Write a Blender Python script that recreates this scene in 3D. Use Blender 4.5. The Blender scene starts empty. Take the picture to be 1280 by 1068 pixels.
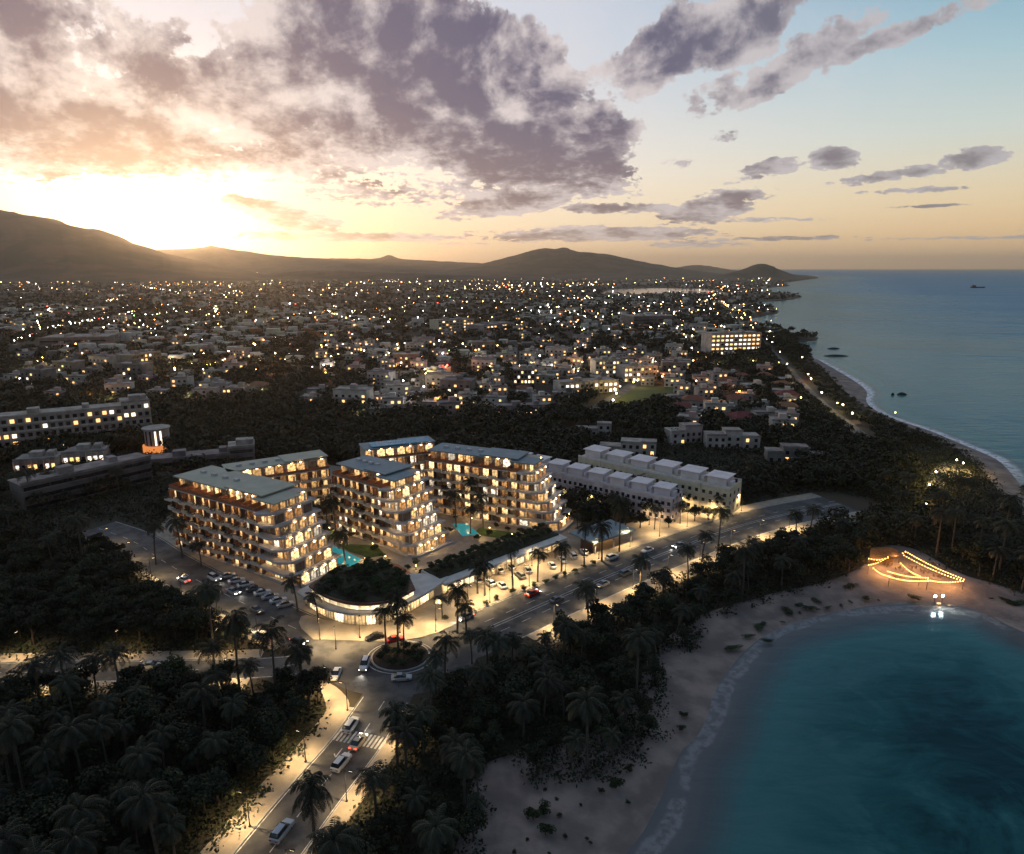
import bpy, bmesh, math, random
import numpy as np
from mathutils import Vector, Matrix, noise as mnoise
R = math.radians
rnd = random.Random(11)
sc = bpy.context.scene
C = sc.collection

# ------------------------------------------------------------------ camera
H = 85.0
FPX = 853.33
TH = math.atan((534 - 335.2) / FPX)
_c, _s = math.cos(TH), math.sin(TH)

def ray(px, py):
    dx, dy = px - 640, 534 - py
    return (dx, dy * _s + FPX * _c, dy * _c - FPX * _s)

def at(px, py, z=0.0):
    """where the line of sight through a photo position meets height z"""
    d = ray(px, py)
    t = (z - H) / d[2]
    return (d[0] * t, d[1] * t)

def atd(px, py, y):
    """the point on that line of sight at distance y"""
    d = ray(px, py)
    t = y / d[1]
    return (d[0] * t, y, H + d[2] * t)

def proj(x, y, z):
    v = (x, y, z - H)
    fy = v[1] * _c - v[2] * _s
    up = v[1] * _s + v[2] * _c
    if fy < 1:
        return (-9999, -9999)
    return (640 + FPX * v[0] / fy, 534 - FPX * up / fy)

def ats(l, z=0.0):
    return [at(a, b, z) for a, b in l]

cd = bpy.data.cameras.new('camera')
cam = bpy.data.objects.new('camera', cd)
C.objects.link(cam)
cam.location = (0, 0, H)
cam.rotation_euler = (R(90) - TH, 0, 0)
cd.sensor_fit = 'HORIZONTAL'
cd.sensor_width = 36
cd.lens = 36 * FPX / 1280
cd.clip_start = 0.5
cd.clip_end = 200000
sc.camera = cam

# ------------------------------------------------------------------ node helpers
class NT:
    def __init__(s, tree):
        s.t = tree
        s.n = tree.nodes
        s.l = tree.links
    def new(s, typ, **kw):
        n = s.n.new(typ)
        for k, v in kw.items():
            setattr(n, k, v)
        return n
    def put(s, sock, v):
        if isinstance(v, bpy.types.NodeSocket):
            s.l.new(v, sock)
        elif v is not None:
            sock.default_value = v
    def m(s, op, a, b=None, c=None, clamp=False):
        n = s.n.new('ShaderNodeMath')
        n.operation = op
        n.use_clamp = clamp
        s.put(n.inputs[0], a)
        s.put(n.inputs[1], b)
        s.put(n.inputs[2], c)
        return n.outputs[0]
    def mix(s, f, a, b, mode='MIX'):
        n = s.n.new('ShaderNodeMix')
        n.data_type = 'RGBA'
        n.blend_type = mode
        s.put(n.inputs[0], f)
        for i, v in ((6, a), (7, b)):
            if isinstance(v, tuple) and len(v) == 3:
                v = v + (1,)
            s.put(n.inputs[i], v)
        return n.outputs[2]
    def step(s, lo, hi, v):
        n = s.n.new('ShaderNodeMapRange')
        n.interpolation_type = 'SMOOTHSTEP'
        s.put(n.inputs[0], v)
        n.inputs[1].default_value = lo
        n.inputs[2].default_value = hi
        return n.outputs[0]
    def ramp(s, f, stops):
        n = s.n.new('ShaderNodeValToRGB')
        e = n.color_ramp.elements
        while len(e) < len(stops):
            e.new(0.5)
        for el, (p, c) in zip(e, stops):
            el.position = p
            el.color = tuple(c) + (1,)
        s.put(n.inputs[0], f)
        return n.outputs[0]
    def noise(s, vec, scale, detail=4, rough=0.55, dist=0.0):
        n = s.n.new('ShaderNodeTexNoise')
        s.put(n.inputs['Vector'], vec)
        n.inputs['Scale'].default_value = scale
        n.inputs['Detail'].default_value = detail
        n.inputs['Roughness'].default_value = rough
        n.inputs['Distortion'].default_value = dist
        return n.outputs[0]

MATS = {}

def mat(name, col, rough=0.8, var=0.25, vscale=0.6, col2=None, bump=0.0, bscale=6.0, metal=0.0,
        emit=None, estr=0.0, esample=True, objrand=0.0, spec=0.3, coord='Object', lo=.32, hi=.68, detail=5):
    if name in MATS:
        return MATS[name]
    m = bpy.data.materials.new(name)
    m.use_nodes = True
    t = NT(m.node_tree)
    b = t.n['Principled BSDF']
    tc = t.new('ShaderNodeTexCoord')
    vec = tc.outputs[coord] if coord != 'World' else t.new('ShaderNodeNewGeometry').outputs['Position']
    if col2 is None:
        col2 = tuple(c * (1 - var) for c in col)
    nz = t.noise(vec, vscale, detail)
    f = t.step(lo, hi, nz)
    cc = t.mix(f, col, col2)
    if objrand:
        oi = t.new('ShaderNodeObjectInfo')
        hs = t.new('ShaderNodeHueSaturation')
        t.put(hs.inputs['Value'], t.m('MULTIPLY_ADD', oi.outputs['Random'], objrand * 2, 1 - objrand))
        t.put(hs.inputs['Hue'], t.m('MULTIPLY_ADD', oi.outputs['Random'], .06, .47))
        t.put(hs.inputs['Color'], cc)
        cc = hs.outputs[0]
    t.put(b.inputs['Base Color'], cc)
    b.inputs['Roughness'].default_value = rough
    b.inputs['Metallic'].default_value = metal
    b.inputs['Specular IOR Level'].default_value = spec
    if bump:
        bn = t.new('ShaderNodeBump')
        bn.inputs['Strength'].default_value = bump
        bn.inputs['Distance'].default_value = 0.3
        t.put(bn.inputs['Height'], t.noise(vec, bscale, 4))
        t.l.new(bn.outputs[0], b.inputs['Normal'])
    if emit:
        b.inputs['Emission Color'].default_value = tuple(emit) + (1,)
        b.inputs['Emission Strength'].default_value = estr
        m.cycles.emission_sampling = 'AUTO' if esample else 'NONE'
    MATS[name] = m
    return m

def winmat(name, col, s, scale=0.9, esample=True):
    """a lit room seen through its glass: brighter and dimmer patches of interior"""
    m = mat(name, (.04, .04, .045), .12, spec=.5, emit=col, estr=s, esample=esample)
    t = NT(m.node_tree)
    b = t.n['Principled BSDF']
    tc = t.new('ShaderNodeTexCoord')
    v = t.noise(tc.outputs['Object'], scale, 3, .6)
    oi = t.new('ShaderNodeObjectInfo')
    k = t.m('MULTIPLY', t.step(.3, .68, v), t.m('MULTIPLY_ADD', oi.outputs['Random'], 1.5, .3))
    t.put(b.inputs['Emission Strength'], t.m('MULTIPLY', t.m('ADD', k, .18), s))
    return m

# ------------------------------------------------------------------ mesh helpers
class MB:
    def __init__(s):
        s.v, s.f, s.mi = [], [], []
    def add(s, vs, fs, mi=0):
        o = len(s.v)
        s.v += [tuple(v) for v in vs]
        s.f += [tuple(i + o for i in f) for f in fs]
        s.mi += [mi] * len(fs)
        return s
    def box(s, x0, y0, z0, x1, y1, z1, mi=0):
        return s.add([(x0, y0, z0), (x1, y0, z0), (x1, y1, z0), (x0, y1, z0), (x0, y0, z1), (x1, y0, z1), (x1, y1, z1), (x0, y1, z1)],
                     [(0, 3, 2, 1), (4, 5, 6, 7), (0, 1, 5, 4), (1, 2, 6, 5), (2, 3, 7, 6), (3, 0, 4, 7)], mi)
    def obox(s, cx, cy, z0, z1, lx, ly, a, mi=0):
        ca, sa = math.cos(a), math.sin(a)
        p = [(cx + ca * u - sa * v, cy + sa * u + ca * v) for u, v in ((-lx / 2, -ly / 2), (lx / 2, -ly / 2), (lx / 2, ly / 2), (-lx / 2, ly / 2))]
        return s.prism(p, z0, z1, mi)
    def prism(s, poly, z0, z1, mi=0):
        a = sum(poly[i - 1][0] * poly[i][1] - poly[i][0] * poly[i - 1][1] for i in range(len(poly)))
        if a < 0:
            poly = poly[::-1]
        n = len(poly)
        vs = [(x, y, z0) for x, y in poly] + [(x, y, z1) for x, y in poly]
        fs = [tuple(range(n - 1, -1, -1)), tuple(range(n, 2 * n))]
        fs += [(i, (i + 1) % n, n + (i + 1) % n, n + i) for i in range(n)]
        return s.add(vs, fs, mi)
    def frustum(s, x0, y0, x1, y1, z0, X0, Y0, X1, Y1, z1, mi=0):
        return s.add([(x0, y0, z0), (x1, y0, z0), (x1, y1, z0), (x0, y1, z0), (X0, Y0, z1), (X1, Y0, z1), (X1, Y1, z1), (X0, Y1, z1)],
                     [(0, 3, 2, 1), (4, 5, 6, 7), (0, 1, 5, 4), (1, 2, 6, 5), (2, 3, 7, 6), (3, 0, 4, 7)], mi)
    def tube(s, pts, rs, n=6, mi=0):
        vs, fs = [], []
        for i, p in enumerate(pts):
            a = Vector(pts[max(i - 1, 0)])
            b = Vector(pts[min(i + 1, len(pts) - 1)])
            d = (b - a).normalized()
            u = d.orthogonal().normalized() if abs(d.z) < .9 else Vector((1, 0, 0)).cross(d).normalized()
            w = d.cross(u)
            for k in range(n):
                an = 2 * math.pi * k / n
                vs.append(Vector(p) + (u * math.cos(an) + w * math.sin(an)) * rs[i])
        for i in range(len(pts) - 1):
            for k in range(n):
                fs.append((i * n + k, i * n + (k + 1) % n, (i + 1) * n + (k + 1) % n, (i + 1) * n + k))
        fs.append(tuple(range(n - 1, -1, -1)))
        fs.append(tuple(range((len(pts) - 1) * n, len(pts) * n)))
        return s.add(vs, fs, mi)
    def ball(s, c, r, mi=0, sz=1.0):
        t = 6
        vs = [(c[0], c[1], c[2] - r * sz)]
        for el in (-.6, .0, .6):
            for k in range(t):
                an = 2 * math.pi * k / t
                vs.append((c[0] + r * math.cos(el) * math.cos(an), c[1] + r * math.cos(el) * math.sin(an), c[2] + r * sz * math.sin(el)))
        vs.append((c[0], c[1], c[2] + r * sz))
        fs = []
        for k in range(t):
            k2 = (k + 1) % t
            fs.append((0, 1 + k2, 1 + k))
            for j in (0, 1):
                fs.append((1 + j * t + k, 1 + j * t + k2, 1 + (j + 1) * t + k2, 1 + (j + 1) * t + k))
            fs.append((1 + 2 * t + k, 1 + 2 * t + k2, 1 + 3 * t))
        return s.add(vs, fs, mi)
    def mesh(s, name, mats, smooth=False):
        me = bpy.data.meshes.new(name)
        me.from_pydata(s.v, [], s.f)
        for m in (mats if isinstance(mats, (list, tuple)) else [mats]):
            me.materials.append(m)
        if any(s.mi):
            me.polygons.foreach_set('material_index', s.mi)
        if smooth:
            me.polygons.foreach_set('use_smooth', [True] * len(s.f))
        me.update()
        return me

def np_quads(cent, nrm, size, aspect=1.0, seed=0):
    """many leaf quads: centres (N,3), normals (N,3), sizes (N,)"""
    r = np.random.default_rng(seed)
    N = len(cent)
    nrm = nrm / (np.linalg.norm(nrm, axis=1, keepdims=True) + 1e-9)
    h = r.normal(size=(N, 3))
    u = np.cross(nrm, h)
    u /= np.linalg.norm(u, axis=1, keepdims=True) + 1e-9
    w = np.cross(nrm, u)
    a = (u * size[:, None]) * .5 * aspect
    b = (w * size[:, None]) * .5
    v = np.stack([cent - a, cent - b * .9, cent + a, cent + b * .9], 1)
    return v.reshape(-1, 3)

def quads_mesh(name, v, mats, mi=None):
    N = len(v) // 4
    me = bpy.data.meshes.new(name)
    me.vertices.add(len(v))
    me.vertices.foreach_set('co', v.astype(np.float32).ravel())
    me.loops.add(4 * N)
    me.loops.foreach_set('vertex_index', np.arange(4 * N, dtype=np.int32))
    me.polygons.add(N)
    me.polygons.foreach_set('loop_start', np.arange(0, 4 * N, 4, dtype=np.int32))
    for m in (mats if isinstance(mats, (list, tuple)) else [mats]):
        me.materials.append(m)
    if mi is not None:
        me.polygons.foreach_set('material_index', mi.astype(np.int32))
    me.update(calc_edges=True)
    return me

# ------------------------------------------------------------------ object helpers
def tag(o, label, cat, group=None):
    o['label'] = label
    o['category'] = cat
    if group:
        o['group'] = group
    return o

def obj(name, data, parent=None, loc=(0, 0, 0), rz=0.0, sc_=None):
    o = bpy.data.objects.new(name, data)
    C.objects.link(o)
    o.parent = parent
    o.location = loc
    o.rotation_euler = (0, 0, rz)
    if sc_:
        o.scale = (sc_, sc_, sc_) if not isinstance(sc_, tuple) else sc_
    return o

def thing(name, label, cat, loc=(0, 0, 0), rz=0.0, group=None, sc_=None):
    return tag(obj(name, None, None, loc, rz, sc_), label, cat, group)

def struct(name, data, kind='structure', loc=(0, 0, 0)):
    o = obj(name, data, None, loc)
    o['kind'] = kind
    return o

def copy_tree(o, parent=None):
    c = o.copy()
    C.objects.link(c)
    c.parent = parent
    for ch in KIDS(o):
        copy_tree(ch, c)
    return c

_kids = {}
def KIDS(o):
    if o.name not in _kids:
        _kids[o.name] = [x for x in C.objects if x.parent == o]
    return _kids[o.name]

def place(proto, loc, rz, label, cat, group=None, s=None):
    """a copy of a finished thing with copies of its parts, its own place and label"""
    c = copy_tree(proto)
    c.location = loc
    c.rotation_euler = (0, 0, rz)
    if s:
        c.scale = (s, s, s) if not isinstance(s, tuple) else s
    for k in ('group',):
        if k in c:
            del c[k]
    tag(c, label, cat, group)
    return c

ORD = ['first', 'second', 'third', 'fourth', 'fifth', 'sixth', 'seventh', 'eighth', 'ninth', 'tenth', 'eleventh', 'twelfth',
       'thirteenth', 'fourteenth', 'fifteenth', 'sixteenth', 'seventeenth', 'eighteenth', 'nineteenth', 'twentieth']

def inpoly(x, y, p):
    r = False
    j = len(p) - 1
    for i in range(len(p)):
        xi, yi = p[i]
        xj, yj = p[j]
        if (yi > y) != (yj > y) and x < (xj - xi) * (y - yi) / (yj - yi) + xi:
            r = not r
        j = i
    return r

def dline(x, y, l):
    b = 1e18
    for i in range(len(l) - 1):
        ax, ay = l[i]
        bx, by = l[i + 1]
        dx, dy = bx - ax, by - ay
        t = max(0, min(1, ((x - ax) * dx + (y - ay) * dy) / (dx * dx + dy * dy + 1e-9)))
        b = min(b, (x - ax - t * dx) ** 2 + (y - ay - t * dy) ** 2)
    return math.sqrt(b)

def smooth(l, n=2):
    """Chaikin corner cutting of an open polyline"""
    for _ in range(n):
        o = [l[0]]
        for i in range(len(l) - 1):
            a, b = l[i], l[i + 1]
            o.append((a[0] * .75 + b[0] * .25, a[1] * .75 + b[1] * .25))
            o.append((a[0] * .25 + b[0] * .75, a[1] * .25 + b[1] * .75))
        o.append(l[-1])
        l = o
    return l

def offs(l, d):
    """polyline moved sideways by d (left positive)"""
    o = []
    for i in range(len(l)):
        a, b = l[max(i - 1, 0)], l[min(i + 1, len(l) - 1)]
        dx, dy = b[0] - a[0], b[1] - a[1]
        k = math.hypot(dx, dy) + 1e-9
        o.append((l[i][0] - dy / k * d, l[i][1] + dx / k * d))
    return o

def along(l, step, start=0.0):
    """points every step metres with heading"""
    out, need = [], start
    for i in range(len(l) - 1):
        ax, ay = l[i]
        bx, by = l[i + 1]
        d = math.hypot(bx - ax, by - ay)
        p = 0.0
        while p + need <= d:
            p += need
            t = p / d
            out.append((ax + (bx - ax) * t, ay + (by - ay) * t, math.atan2(by - ay, bx - ax)))
            need = step
        need -= d - p
    return out

def strip(left, right, z, mi=0, mb=None):
    mb = mb or MB()
    n = len(left)
    mb.add([(x, y, z) for x, y in left] + [(x, y, z) for x, y in right], [(i, n + i, n + i + 1, i + 1) for i in range(n - 1)], mi)
    return mb

def upward(me):
    """turn every face of a flat sheet to the sky"""
    bm = bmesh.new()
    bm.from_mesh(me)
    for f in bm.faces:
        if f.normal.z < 0:
            f.normal_flip()
    bm.to_mesh(me)
    bm.free()
    return me

def poly_sheet(name, poly, z, m):
    from mathutils.geometry import tessellate_polygon
    tr = tessellate_polygon([[Vector((x, y, 0)) for x, y in poly]])
    return upward(MB().add([(x, y, z) for x, y in poly], [tuple(t) for t in tr]).mesh(name, m))

def resamp(l, n):
    L = [0]
    for i in range(len(l) - 1):
        L.append(L[-1] + math.hypot(l[i + 1][0] - l[i][0], l[i + 1][1] - l[i][1]))
    o, j = [], 0
    for k in range(n):
        s = L[-1] * k / (n - 1)
        while j < len(l) - 2 and L[j + 1] < s:
            j += 1
        t = (s - L[j]) / (L[j + 1] - L[j] + 1e-9)
        o.append((l[j][0] + (l[j + 1][0] - l[j][0]) * t, l[j][1] + (l[j + 1][1] - l[j][1]) * t))
    return o

# ------------------------------------------------------------------ sky, sun, air
SUN_AZ = math.degrees(math.atan2(ray(186, 300)[0], ray(186, 300)[1]))
SUN_EL = 1.75

def azel(px, py):
    d = ray(px, py)
    return math.degrees(math.atan2(d[0], d[1])), math.degrees(math.atan2(d[2], math.hypot(d[0], d[1])))

def build_world():
    w = bpy.data.worlds.new('World')
    sc.world = w
    w.use_nodes = True
    t = NT(w.node_tree)
    bg = t.n['Background']
    geo = t.new('ShaderNodeTexCoord')
    dirv = geo.outputs['Generated']
    sx = t.new('ShaderNodeSeparateXYZ')
    t.l.new(dirv, sx.inputs[0])
    X, Y, Z = sx.outputs
    az = t.m('MULTIPLY', t.m('ARCTAN2', X, Y), 57.29578)
    el = t.m('MULTIPLY', t.m('ARCSINE', Z), 57.29578)
    elc = t.m('MAXIMUM', el, 0.0)
    # angle from the sun
    ca, sa = math.cos(R(SUN_EL + 1.5)), math.sin(R(SUN_EL + 1.5))
    dot = t.new('ShaderNodeVectorMath', operation='DOT_PRODUCT')
    t.l.new(dirv, dot.inputs[0])
    dot.inputs[1].default_value = (math.sin(R(SUN_AZ)) * ca, math.cos(R(SUN_AZ)) * ca, sa)
    ang = t.m('MULTIPLY', t.m('ARCCOSINE', t.m('MINIMUM', dot.outputs['Value'], 1.0)), 57.29578)
    daz = t.m('ABSOLUTE', t.m('SUBTRACT', az, SUN_AZ))
    e = t.m('DIVIDE', elc, 90.0)
    k = 1 / 90
    clearR = t.ramp(e, [(0, (.98, .62, .34)), (2.2 * k, (.95, .64, .34)), (5 * k, (.84, .68, .44)), (9 * k, (.60, .67, .63)), (13.5 * k, (.36, .55, .62)),
                        (19 * k, (.13, .35, .52)), (40 * k, (.16, .30, .44)), (1, (.19, .25, .36))])
    clearL = t.ramp(e, [(0, (1.0, .70, .40)), (3 * k, (1.0, .84, .60)), (7 * k, (.92, .84, .74)), (12 * k, (.72, .71, .75)), (20 * k, (.60, .64, .74)),
                        (40 * k, (.46, .47, .58)), (1, (.19, .25, .36))])
    sky = t.mix(t.step(68, 22, daz), clearR, clearL)
    nis = t.new('ShaderNodeTexSky', sky_type='NISHITA')
    nis.sun_disc = False
    nis.sun_elevation = R(SUN_EL)
    nis.sun_rotation = R(SUN_AZ)
    nis.dust_density = 2.0
    sky = t.mix(1.0, sky, t.mix(1.0, nis.outputs[0], (.035, .035, .04), 'MULTIPLY'), 'ADD')
    back = t.step(60, 130, daz)
    sky = t.mix(t.m('MULTIPLY', back, .8), sky, (.13, .16, .24))
    g1 = t.m('POWER', 2.718, t.m('MULTIPLY', t.m('POWER', t.m('DIVIDE', ang, 6.0), 2.0), -1.0))
    g2 = t.m('POWER', 2.718, t.m('DIVIDE', ang, -8.5))
    glow = t.mix(1.0, t.mix(g1, (0, 0, 0), (1.5, 1.32, 1.0)), t.mix(g2, (0, 0, 0), (.34, .28, .20)), 'ADD')
    sky = t.mix(1.0, sky, glow, 'ADD')
    # clouds, each where it hangs in the sky: bearing, height, half widths, density, tilt
    CL = [(545, 78, 170, 84, 1.7, .22), (470, 130, 200, 62, 1.2, -.1), (640, 190, 140, 40, 1.6, .12), (745, 180, 46, 42, 1.7, 0), (400, 50, 170, 62, 1.2, -.2), (500, 236, 110, 20, .8, 0), (350, 190, 90, 34, .8, .1),
          (90, 160, 210, 46, 1.6, .1), (10, 50, 80, 90, 1.4, 0), (210, 40, 120, 34, .65, -.1),  (60, 195, 120, 26, .9, -.1), (215, 200, 70, 20, .8, .1), (250, 95, 130, 40, .95, .1), (100, 20, 70, 26, .8, 0), (180, 130, 130, 30, .8, 0),
          (885, 50, 112, 38, 1.2, -.28), (975, 88, 105, 23, 1.0, -.3), (1040, 50, 60, 18, .9, -.3), (1130, 40, 130, 15, 1.0, -.25), 
          (335, 262, 50, 12, 1.7, .22), (380, 277, 50, 11, 1.6, .1), (430, 296, 125, 6, 1.5, 0), (520, 297, 40, 5, 1.0, 0), (645, 252, 70, 17, 1.7, -.12), (570, 268, 30, 8, .8, 0), (880, 262, 60, 16, 1.5, -.12), (925, 245, 40, 9, 1.2, 0), (775, 260, 70, 7, 1.5, 0),
          (745, 293, 140, 9, 1.5, 0), (640, 297, 50, 6, 1.0, 0), (968, 209, 34, 11, 1.3, -.1), (940, 222, 30, 4, .8, -.2), (1042, 198, 30, 13, 1.5, .05), (1130, 217, 90, 8, 1.2, -.1), (1215, 199, 40, 13, 1.5, -.1),
          (1140, 238, 66, 4, 1.1, 0), (898, 135, 26, 9, .8, 0), (905, 170, 20, 9, .8, 0), (1190, 298, 110, 2.2, .9, 0), (985, 298, 110, 3, .8, 0),
          (1160, 258, 70, 2.2, .9, 0), (1240, 320, 40, 8, .55, 0), (1030, 90, 14, 6, .7, 0), (840, 204, 30, 6, .7, 0), (560, 305, 60, 3, .6, 0), (870, 305, 60, 5, .7, 0), (950, 275, 80, 3, .8, 0)]
    lv = t.m('MULTIPLY', t.m('LOGARITHM', t.m('ADD', elc, 2.5), 2.71828), 15.0)
    cv = t.new('ShaderNodeCombineXYZ')
    t.put(cv.inputs[0], az)
    t.put(cv.inputs[1], t.m('MULTIPLY', lv, 1.35))
    warp = t.noise(cv.outputs[0], .09, 3, .5)
    azw = t.m('ADD', az, t.m('MULTIPLY_ADD', warp, 9, -4.5))
    elw = t.m('ADD', el, t.m('MULTIPLY', t.m('MULTIPLY_ADD', warp, -5, 2.5), t.m('DIVIDE', t.m('MINIMUM', elc, 9), 9.0)))
    E = None
    for (cx, cy, rx, ry, amp, tilt) in CL:
        a0, e0 = azel(cx, cy)
        ra = abs(azel(cx + rx, cy)[0] - azel(cx - rx, cy)[0]) / 2
        re = abs(azel(cx, cy + ry)[1] - azel(cx, cy - ry)[1]) / 2
        big = ry > 20
        u = t.m('SUBTRACT', azw if big else az, a0)
        v = t.m('SUBTRACT', elw if big else el, e0)
        if tilt:
            v = t.m('ADD', v, t.m('MULTIPLY', u, tilt))
        d = t.m('ADD', t.m('POWER', t.m('DIVIDE', u, ra), 2.0), t.m('POWER', t.m('DIVIDE', v, re), 2.0))
        x = t.m('MULTIPLY_ADD', d, -amp * (.75 if big else .62), amp * (1.4 if big else 1.02))
        x = t.m('MAXIMUM', x, -.9)
        E = x if E is None else t.m('SMOOTH_MAX', E, x, .25)
    # beyond the picture: scattered cloud overhead and behind
    up = t.m('MULTIPLY', t.step(22, 34, el), .25)
    E = t.m('ADD', E, t.m('MULTIPLY', up, 1.6))
    n1 = t.noise(cv.outputs[0], .16, 8, .58, .35)
    n2 = t.noise(cv.outputs[0], .48, 6, .55, .15)
    n3 = t.noise(cv.outputs[0], 1.25, 5, .6, .2)
    n4 = t.noise(cv.outputs[0], .30, 7, .6, .5)
    lowk = t.m('MULTIPLY_ADD', t.step(12, 6, el), 1.5, 1.3)
    E = t.m('ADD', E, t.m('MULTIPLY', t.m('SUBTRACT', n3, .5), lowk))
    dens = t.m('ADD', E, t.m('ADD', t.m('MULTIPLY_ADD', n1, 2.3, -1.4), t.m('MULTIPLY_ADD', n2, 1.9, -1.0)))
    # the same cloud a little towards the sun, to light its rims
    off = t.new('ShaderNodeVectorMath', operation='ADD')
    t.l.new(cv.outputs[0], off.inputs[0])
    off.inputs[1].default_value = (-1.2, -1.9, 0)
    n1b = t.noise(off.outputs[0], .16, 8, .58, .35)
    lit = t.m('MULTIPLY', t.m('SUBTRACT', n1, n1b), 3.4)
    mask = t.step(.04, .40, dens)
    thick = t.step(-.1, 2.1, t.m('SUBTRACT', t.m('ADD', dens, t.m('MULTIPLY_ADD', n4, 2.6, -1.15)), t.m('MULTIPLY', lit, 1.7)))
    near = t.m('POWER', 2.718, t.m('DIVIDE', ang, -7.0))
    low = t.step(13, 3, el)
    dark = t.mix(t.m('MULTIPLY', low, .75), (.10, .096, .175), (.22, .16, .18))
    dark = t.mix(t.step(6, 40, t.m('SUBTRACT', az, 0)), dark, (.24, .22, .25))
    dark = t.mix(near, dark, (.44, .29, .22))
    thin = t.mix(t.step(25, 60, daz), (.74, .66, .66), (.52, .49, .52))
    thin = t.mix(near, thin, (1.35, 1.12, .86))
    dark = t.mix(t.m('MULTIPLY', back, .8), dark, (.05, .055, .075))
    thin = t.mix(t.m('MULTIPLY', back, .8), thin, (.09, .09, .12))
    ccol = t.mix(thick, thin, dark)
    # thin veil of high cloud
    veil = t.m('MULTIPLY', t.step(.45, .8, t.noise(cv.outputs[0], .11, 7, .62, .6)), t.m('MULTIPLY', t.step(4, 12, el), t.step(70, 30, daz)))
    sky = t.mix(t.m('MULTIPLY', veil, .45), sky, (.84, .77, .77))
    col = t.mix(t.m('MULTIPLY', mask, .96), sky, ccol)
    ground = t.step(-.2, -1.2, el)
    col = t.mix(ground, col, (.03, .03, .035))
    t.l.new(col, bg.inputs[0])
    bg.inputs[1].default_value = 1.0
    w.cycles.sampling_method = 'MANUAL'
    w.cycles.sample_map_resolution = 512

build_world()

sl = bpy.data.lights.new('sun', 'SUN')
sl.energy = 2.3
sl.angle = R(.5)
sl.color = (1, .66, .36)
so = bpy.data.objects.new('sun', sl)
C.objects.link(so)
sd = Vector((math.sin(R(SUN_AZ)) * math.cos(R(SUN_EL)), math.cos(R(SUN_AZ)) * math.cos(R(SUN_EL)), math.sin(R(SUN_EL))))
so.rotation_euler = sd.to_track_quat('Z', 'Y').to_euler()
so.location = (0, 0, 400)

HAZE = 3.4e-5
hm = bpy.data.materials.new('haze')
hm.use_nodes = True
ht = NT(hm.node_tree)
ht.n.remove(ht.n['Principled BSDF'])
pv = ht.new('ShaderNodeVolumePrincipled')
pv.inputs['Color'].default_value = (1, .88, .74, 1)
pv.inputs['Density'].default_value = HAZE
pv.inputs['Anisotropy'].default_value = .78
ht.l.new(pv.outputs[0], ht.n['Material Output'].inputs['Volume'])
hz = struct('haze', MB().box(-52000, -4000, -6, 52000, 52000, 900).mesh('haze', hm), 'stuff')

# ------------------------------------------------------------------ coast
VEG = ats([(590, 1150), (600, 1068), (608, 1003), (606, 951), (640, 958), (668, 975), (693, 1000), (712, 985), (745, 980), (766, 969), (790, 958), (808, 945),
           (826, 925), (836, 900), (836, 872), (832, 848), (824, 826), (845, 822), (868, 818), (880, 795), (878, 778), (904, 770), (940, 758), (974, 746), (1020, 736), (1060, 722),
           (1080, 714), (1085, 690), (1110, 682), (1150, 686), (1205, 724), (1244, 733), (1290, 750), (1400, 775)])
SHORE = ats([(775, 1150), (803, 1068), (830, 1046), (848, 1010), (853, 976), (862, 938), (880, 925), (893, 900), (904, 862), (925, 832), (953, 800), (985, 785), (1019, 774), (1078, 763), (1137, 759),
             (1197, 762), (1238, 772), (1280, 795), (1400, 850)])
VEG2 = ats([(1330, 690), (1285, 645), (1256, 618), (1230, 583), (1198, 561), (1160, 543), (1135, 532), (1103, 520), (1075, 504), (1052, 483), (1042, 470), (1030, 462), (1016, 450)])
SHORE2 = ats([(1400, 680), (1310, 640), (1280, 606), (1258, 580), (1246, 571), (1198, 552), (1160, 536), (1122, 525), (1098, 515), (1081, 502), (1089, 489), (1071, 476), (1052, 465), (1023, 449)])
HEAD = ats([(1008, 439), (985, 429), (1031, 424), (1001, 418), (944, 405), (930, 400), (950, 396), (978, 391), (962, 383), (938, 378), (985, 376), (1008, 370), (975, 366),
            (945, 364), (960, 360), (992, 357.5), (975, 354.5), (1000, 351), (1028, 347.5), (1010, 344.5)])
VEGS = smooth(ats([(540, 1150), (596, 1062), (606, 965), (660, 945), (720, 935), (780, 910), (812, 875), (818, 830), (842, 805), (870, 778), (904, 767), (940, 756), (974, 745), (1020, 736), (1060, 722),
                   (1078, 712), (1090, 692), (1115, 684), (1150, 690), (1205, 724), (1244, 733), (1290, 750), (1400, 775)]))
VEG, SHORE = smooth(VEG), smooth(SHORE)
VEG2, SHORE2 = smooth(VEG2), smooth(SHORE2)
HEADS = smooth(HEAD, 1)

def beach(name, veg, shore, m, n=160, ext=5, back=2.5):
    a, b = resamp(veg, n), resamp(shore, n)
    vs, fs = [], []
    T = [-.12, 0, .15, .3, .5, .7, .85, 1.0, 1.0]
    for i in range(n):
        dx, dy = b[i][0] - a[i][0], b[i][1] - a[i][1]
        k = math.hypot(dx, dy) + 1e-6
        for j, tt in enumerate(T):
            x, y = a[i][0] + dx * tt, a[i][1] + dy * tt
            z = .55 - .95 * tt
            if j == 0:
                x, y = a[i][0] - dx / k * back, a[i][1] - dy / k * back
                z = .02
            if j == len(T) - 1:
                x, y, z = x + dx / k * ext, y + dy / k * ext, -1.6
            if 0 < j < 6:
                z += (mnoise.noise(Vector((x * .15, y * .15, 3))) + .5 * mnoise.noise(Vector((x * .5, y * .5, 3)))) * .22
            vs.append((x, y, z))
    q = len(T)
    for i in range(n - 1):
        for j in range(q - 1):
            fs.append((i * q + j, i * q + j + 1, (i + 1) * q + j + 1, (i + 1) * q + j))
    me = upward(MB().add(vs, fs).mesh(name, m, True))
    struct(name, me)

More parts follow.
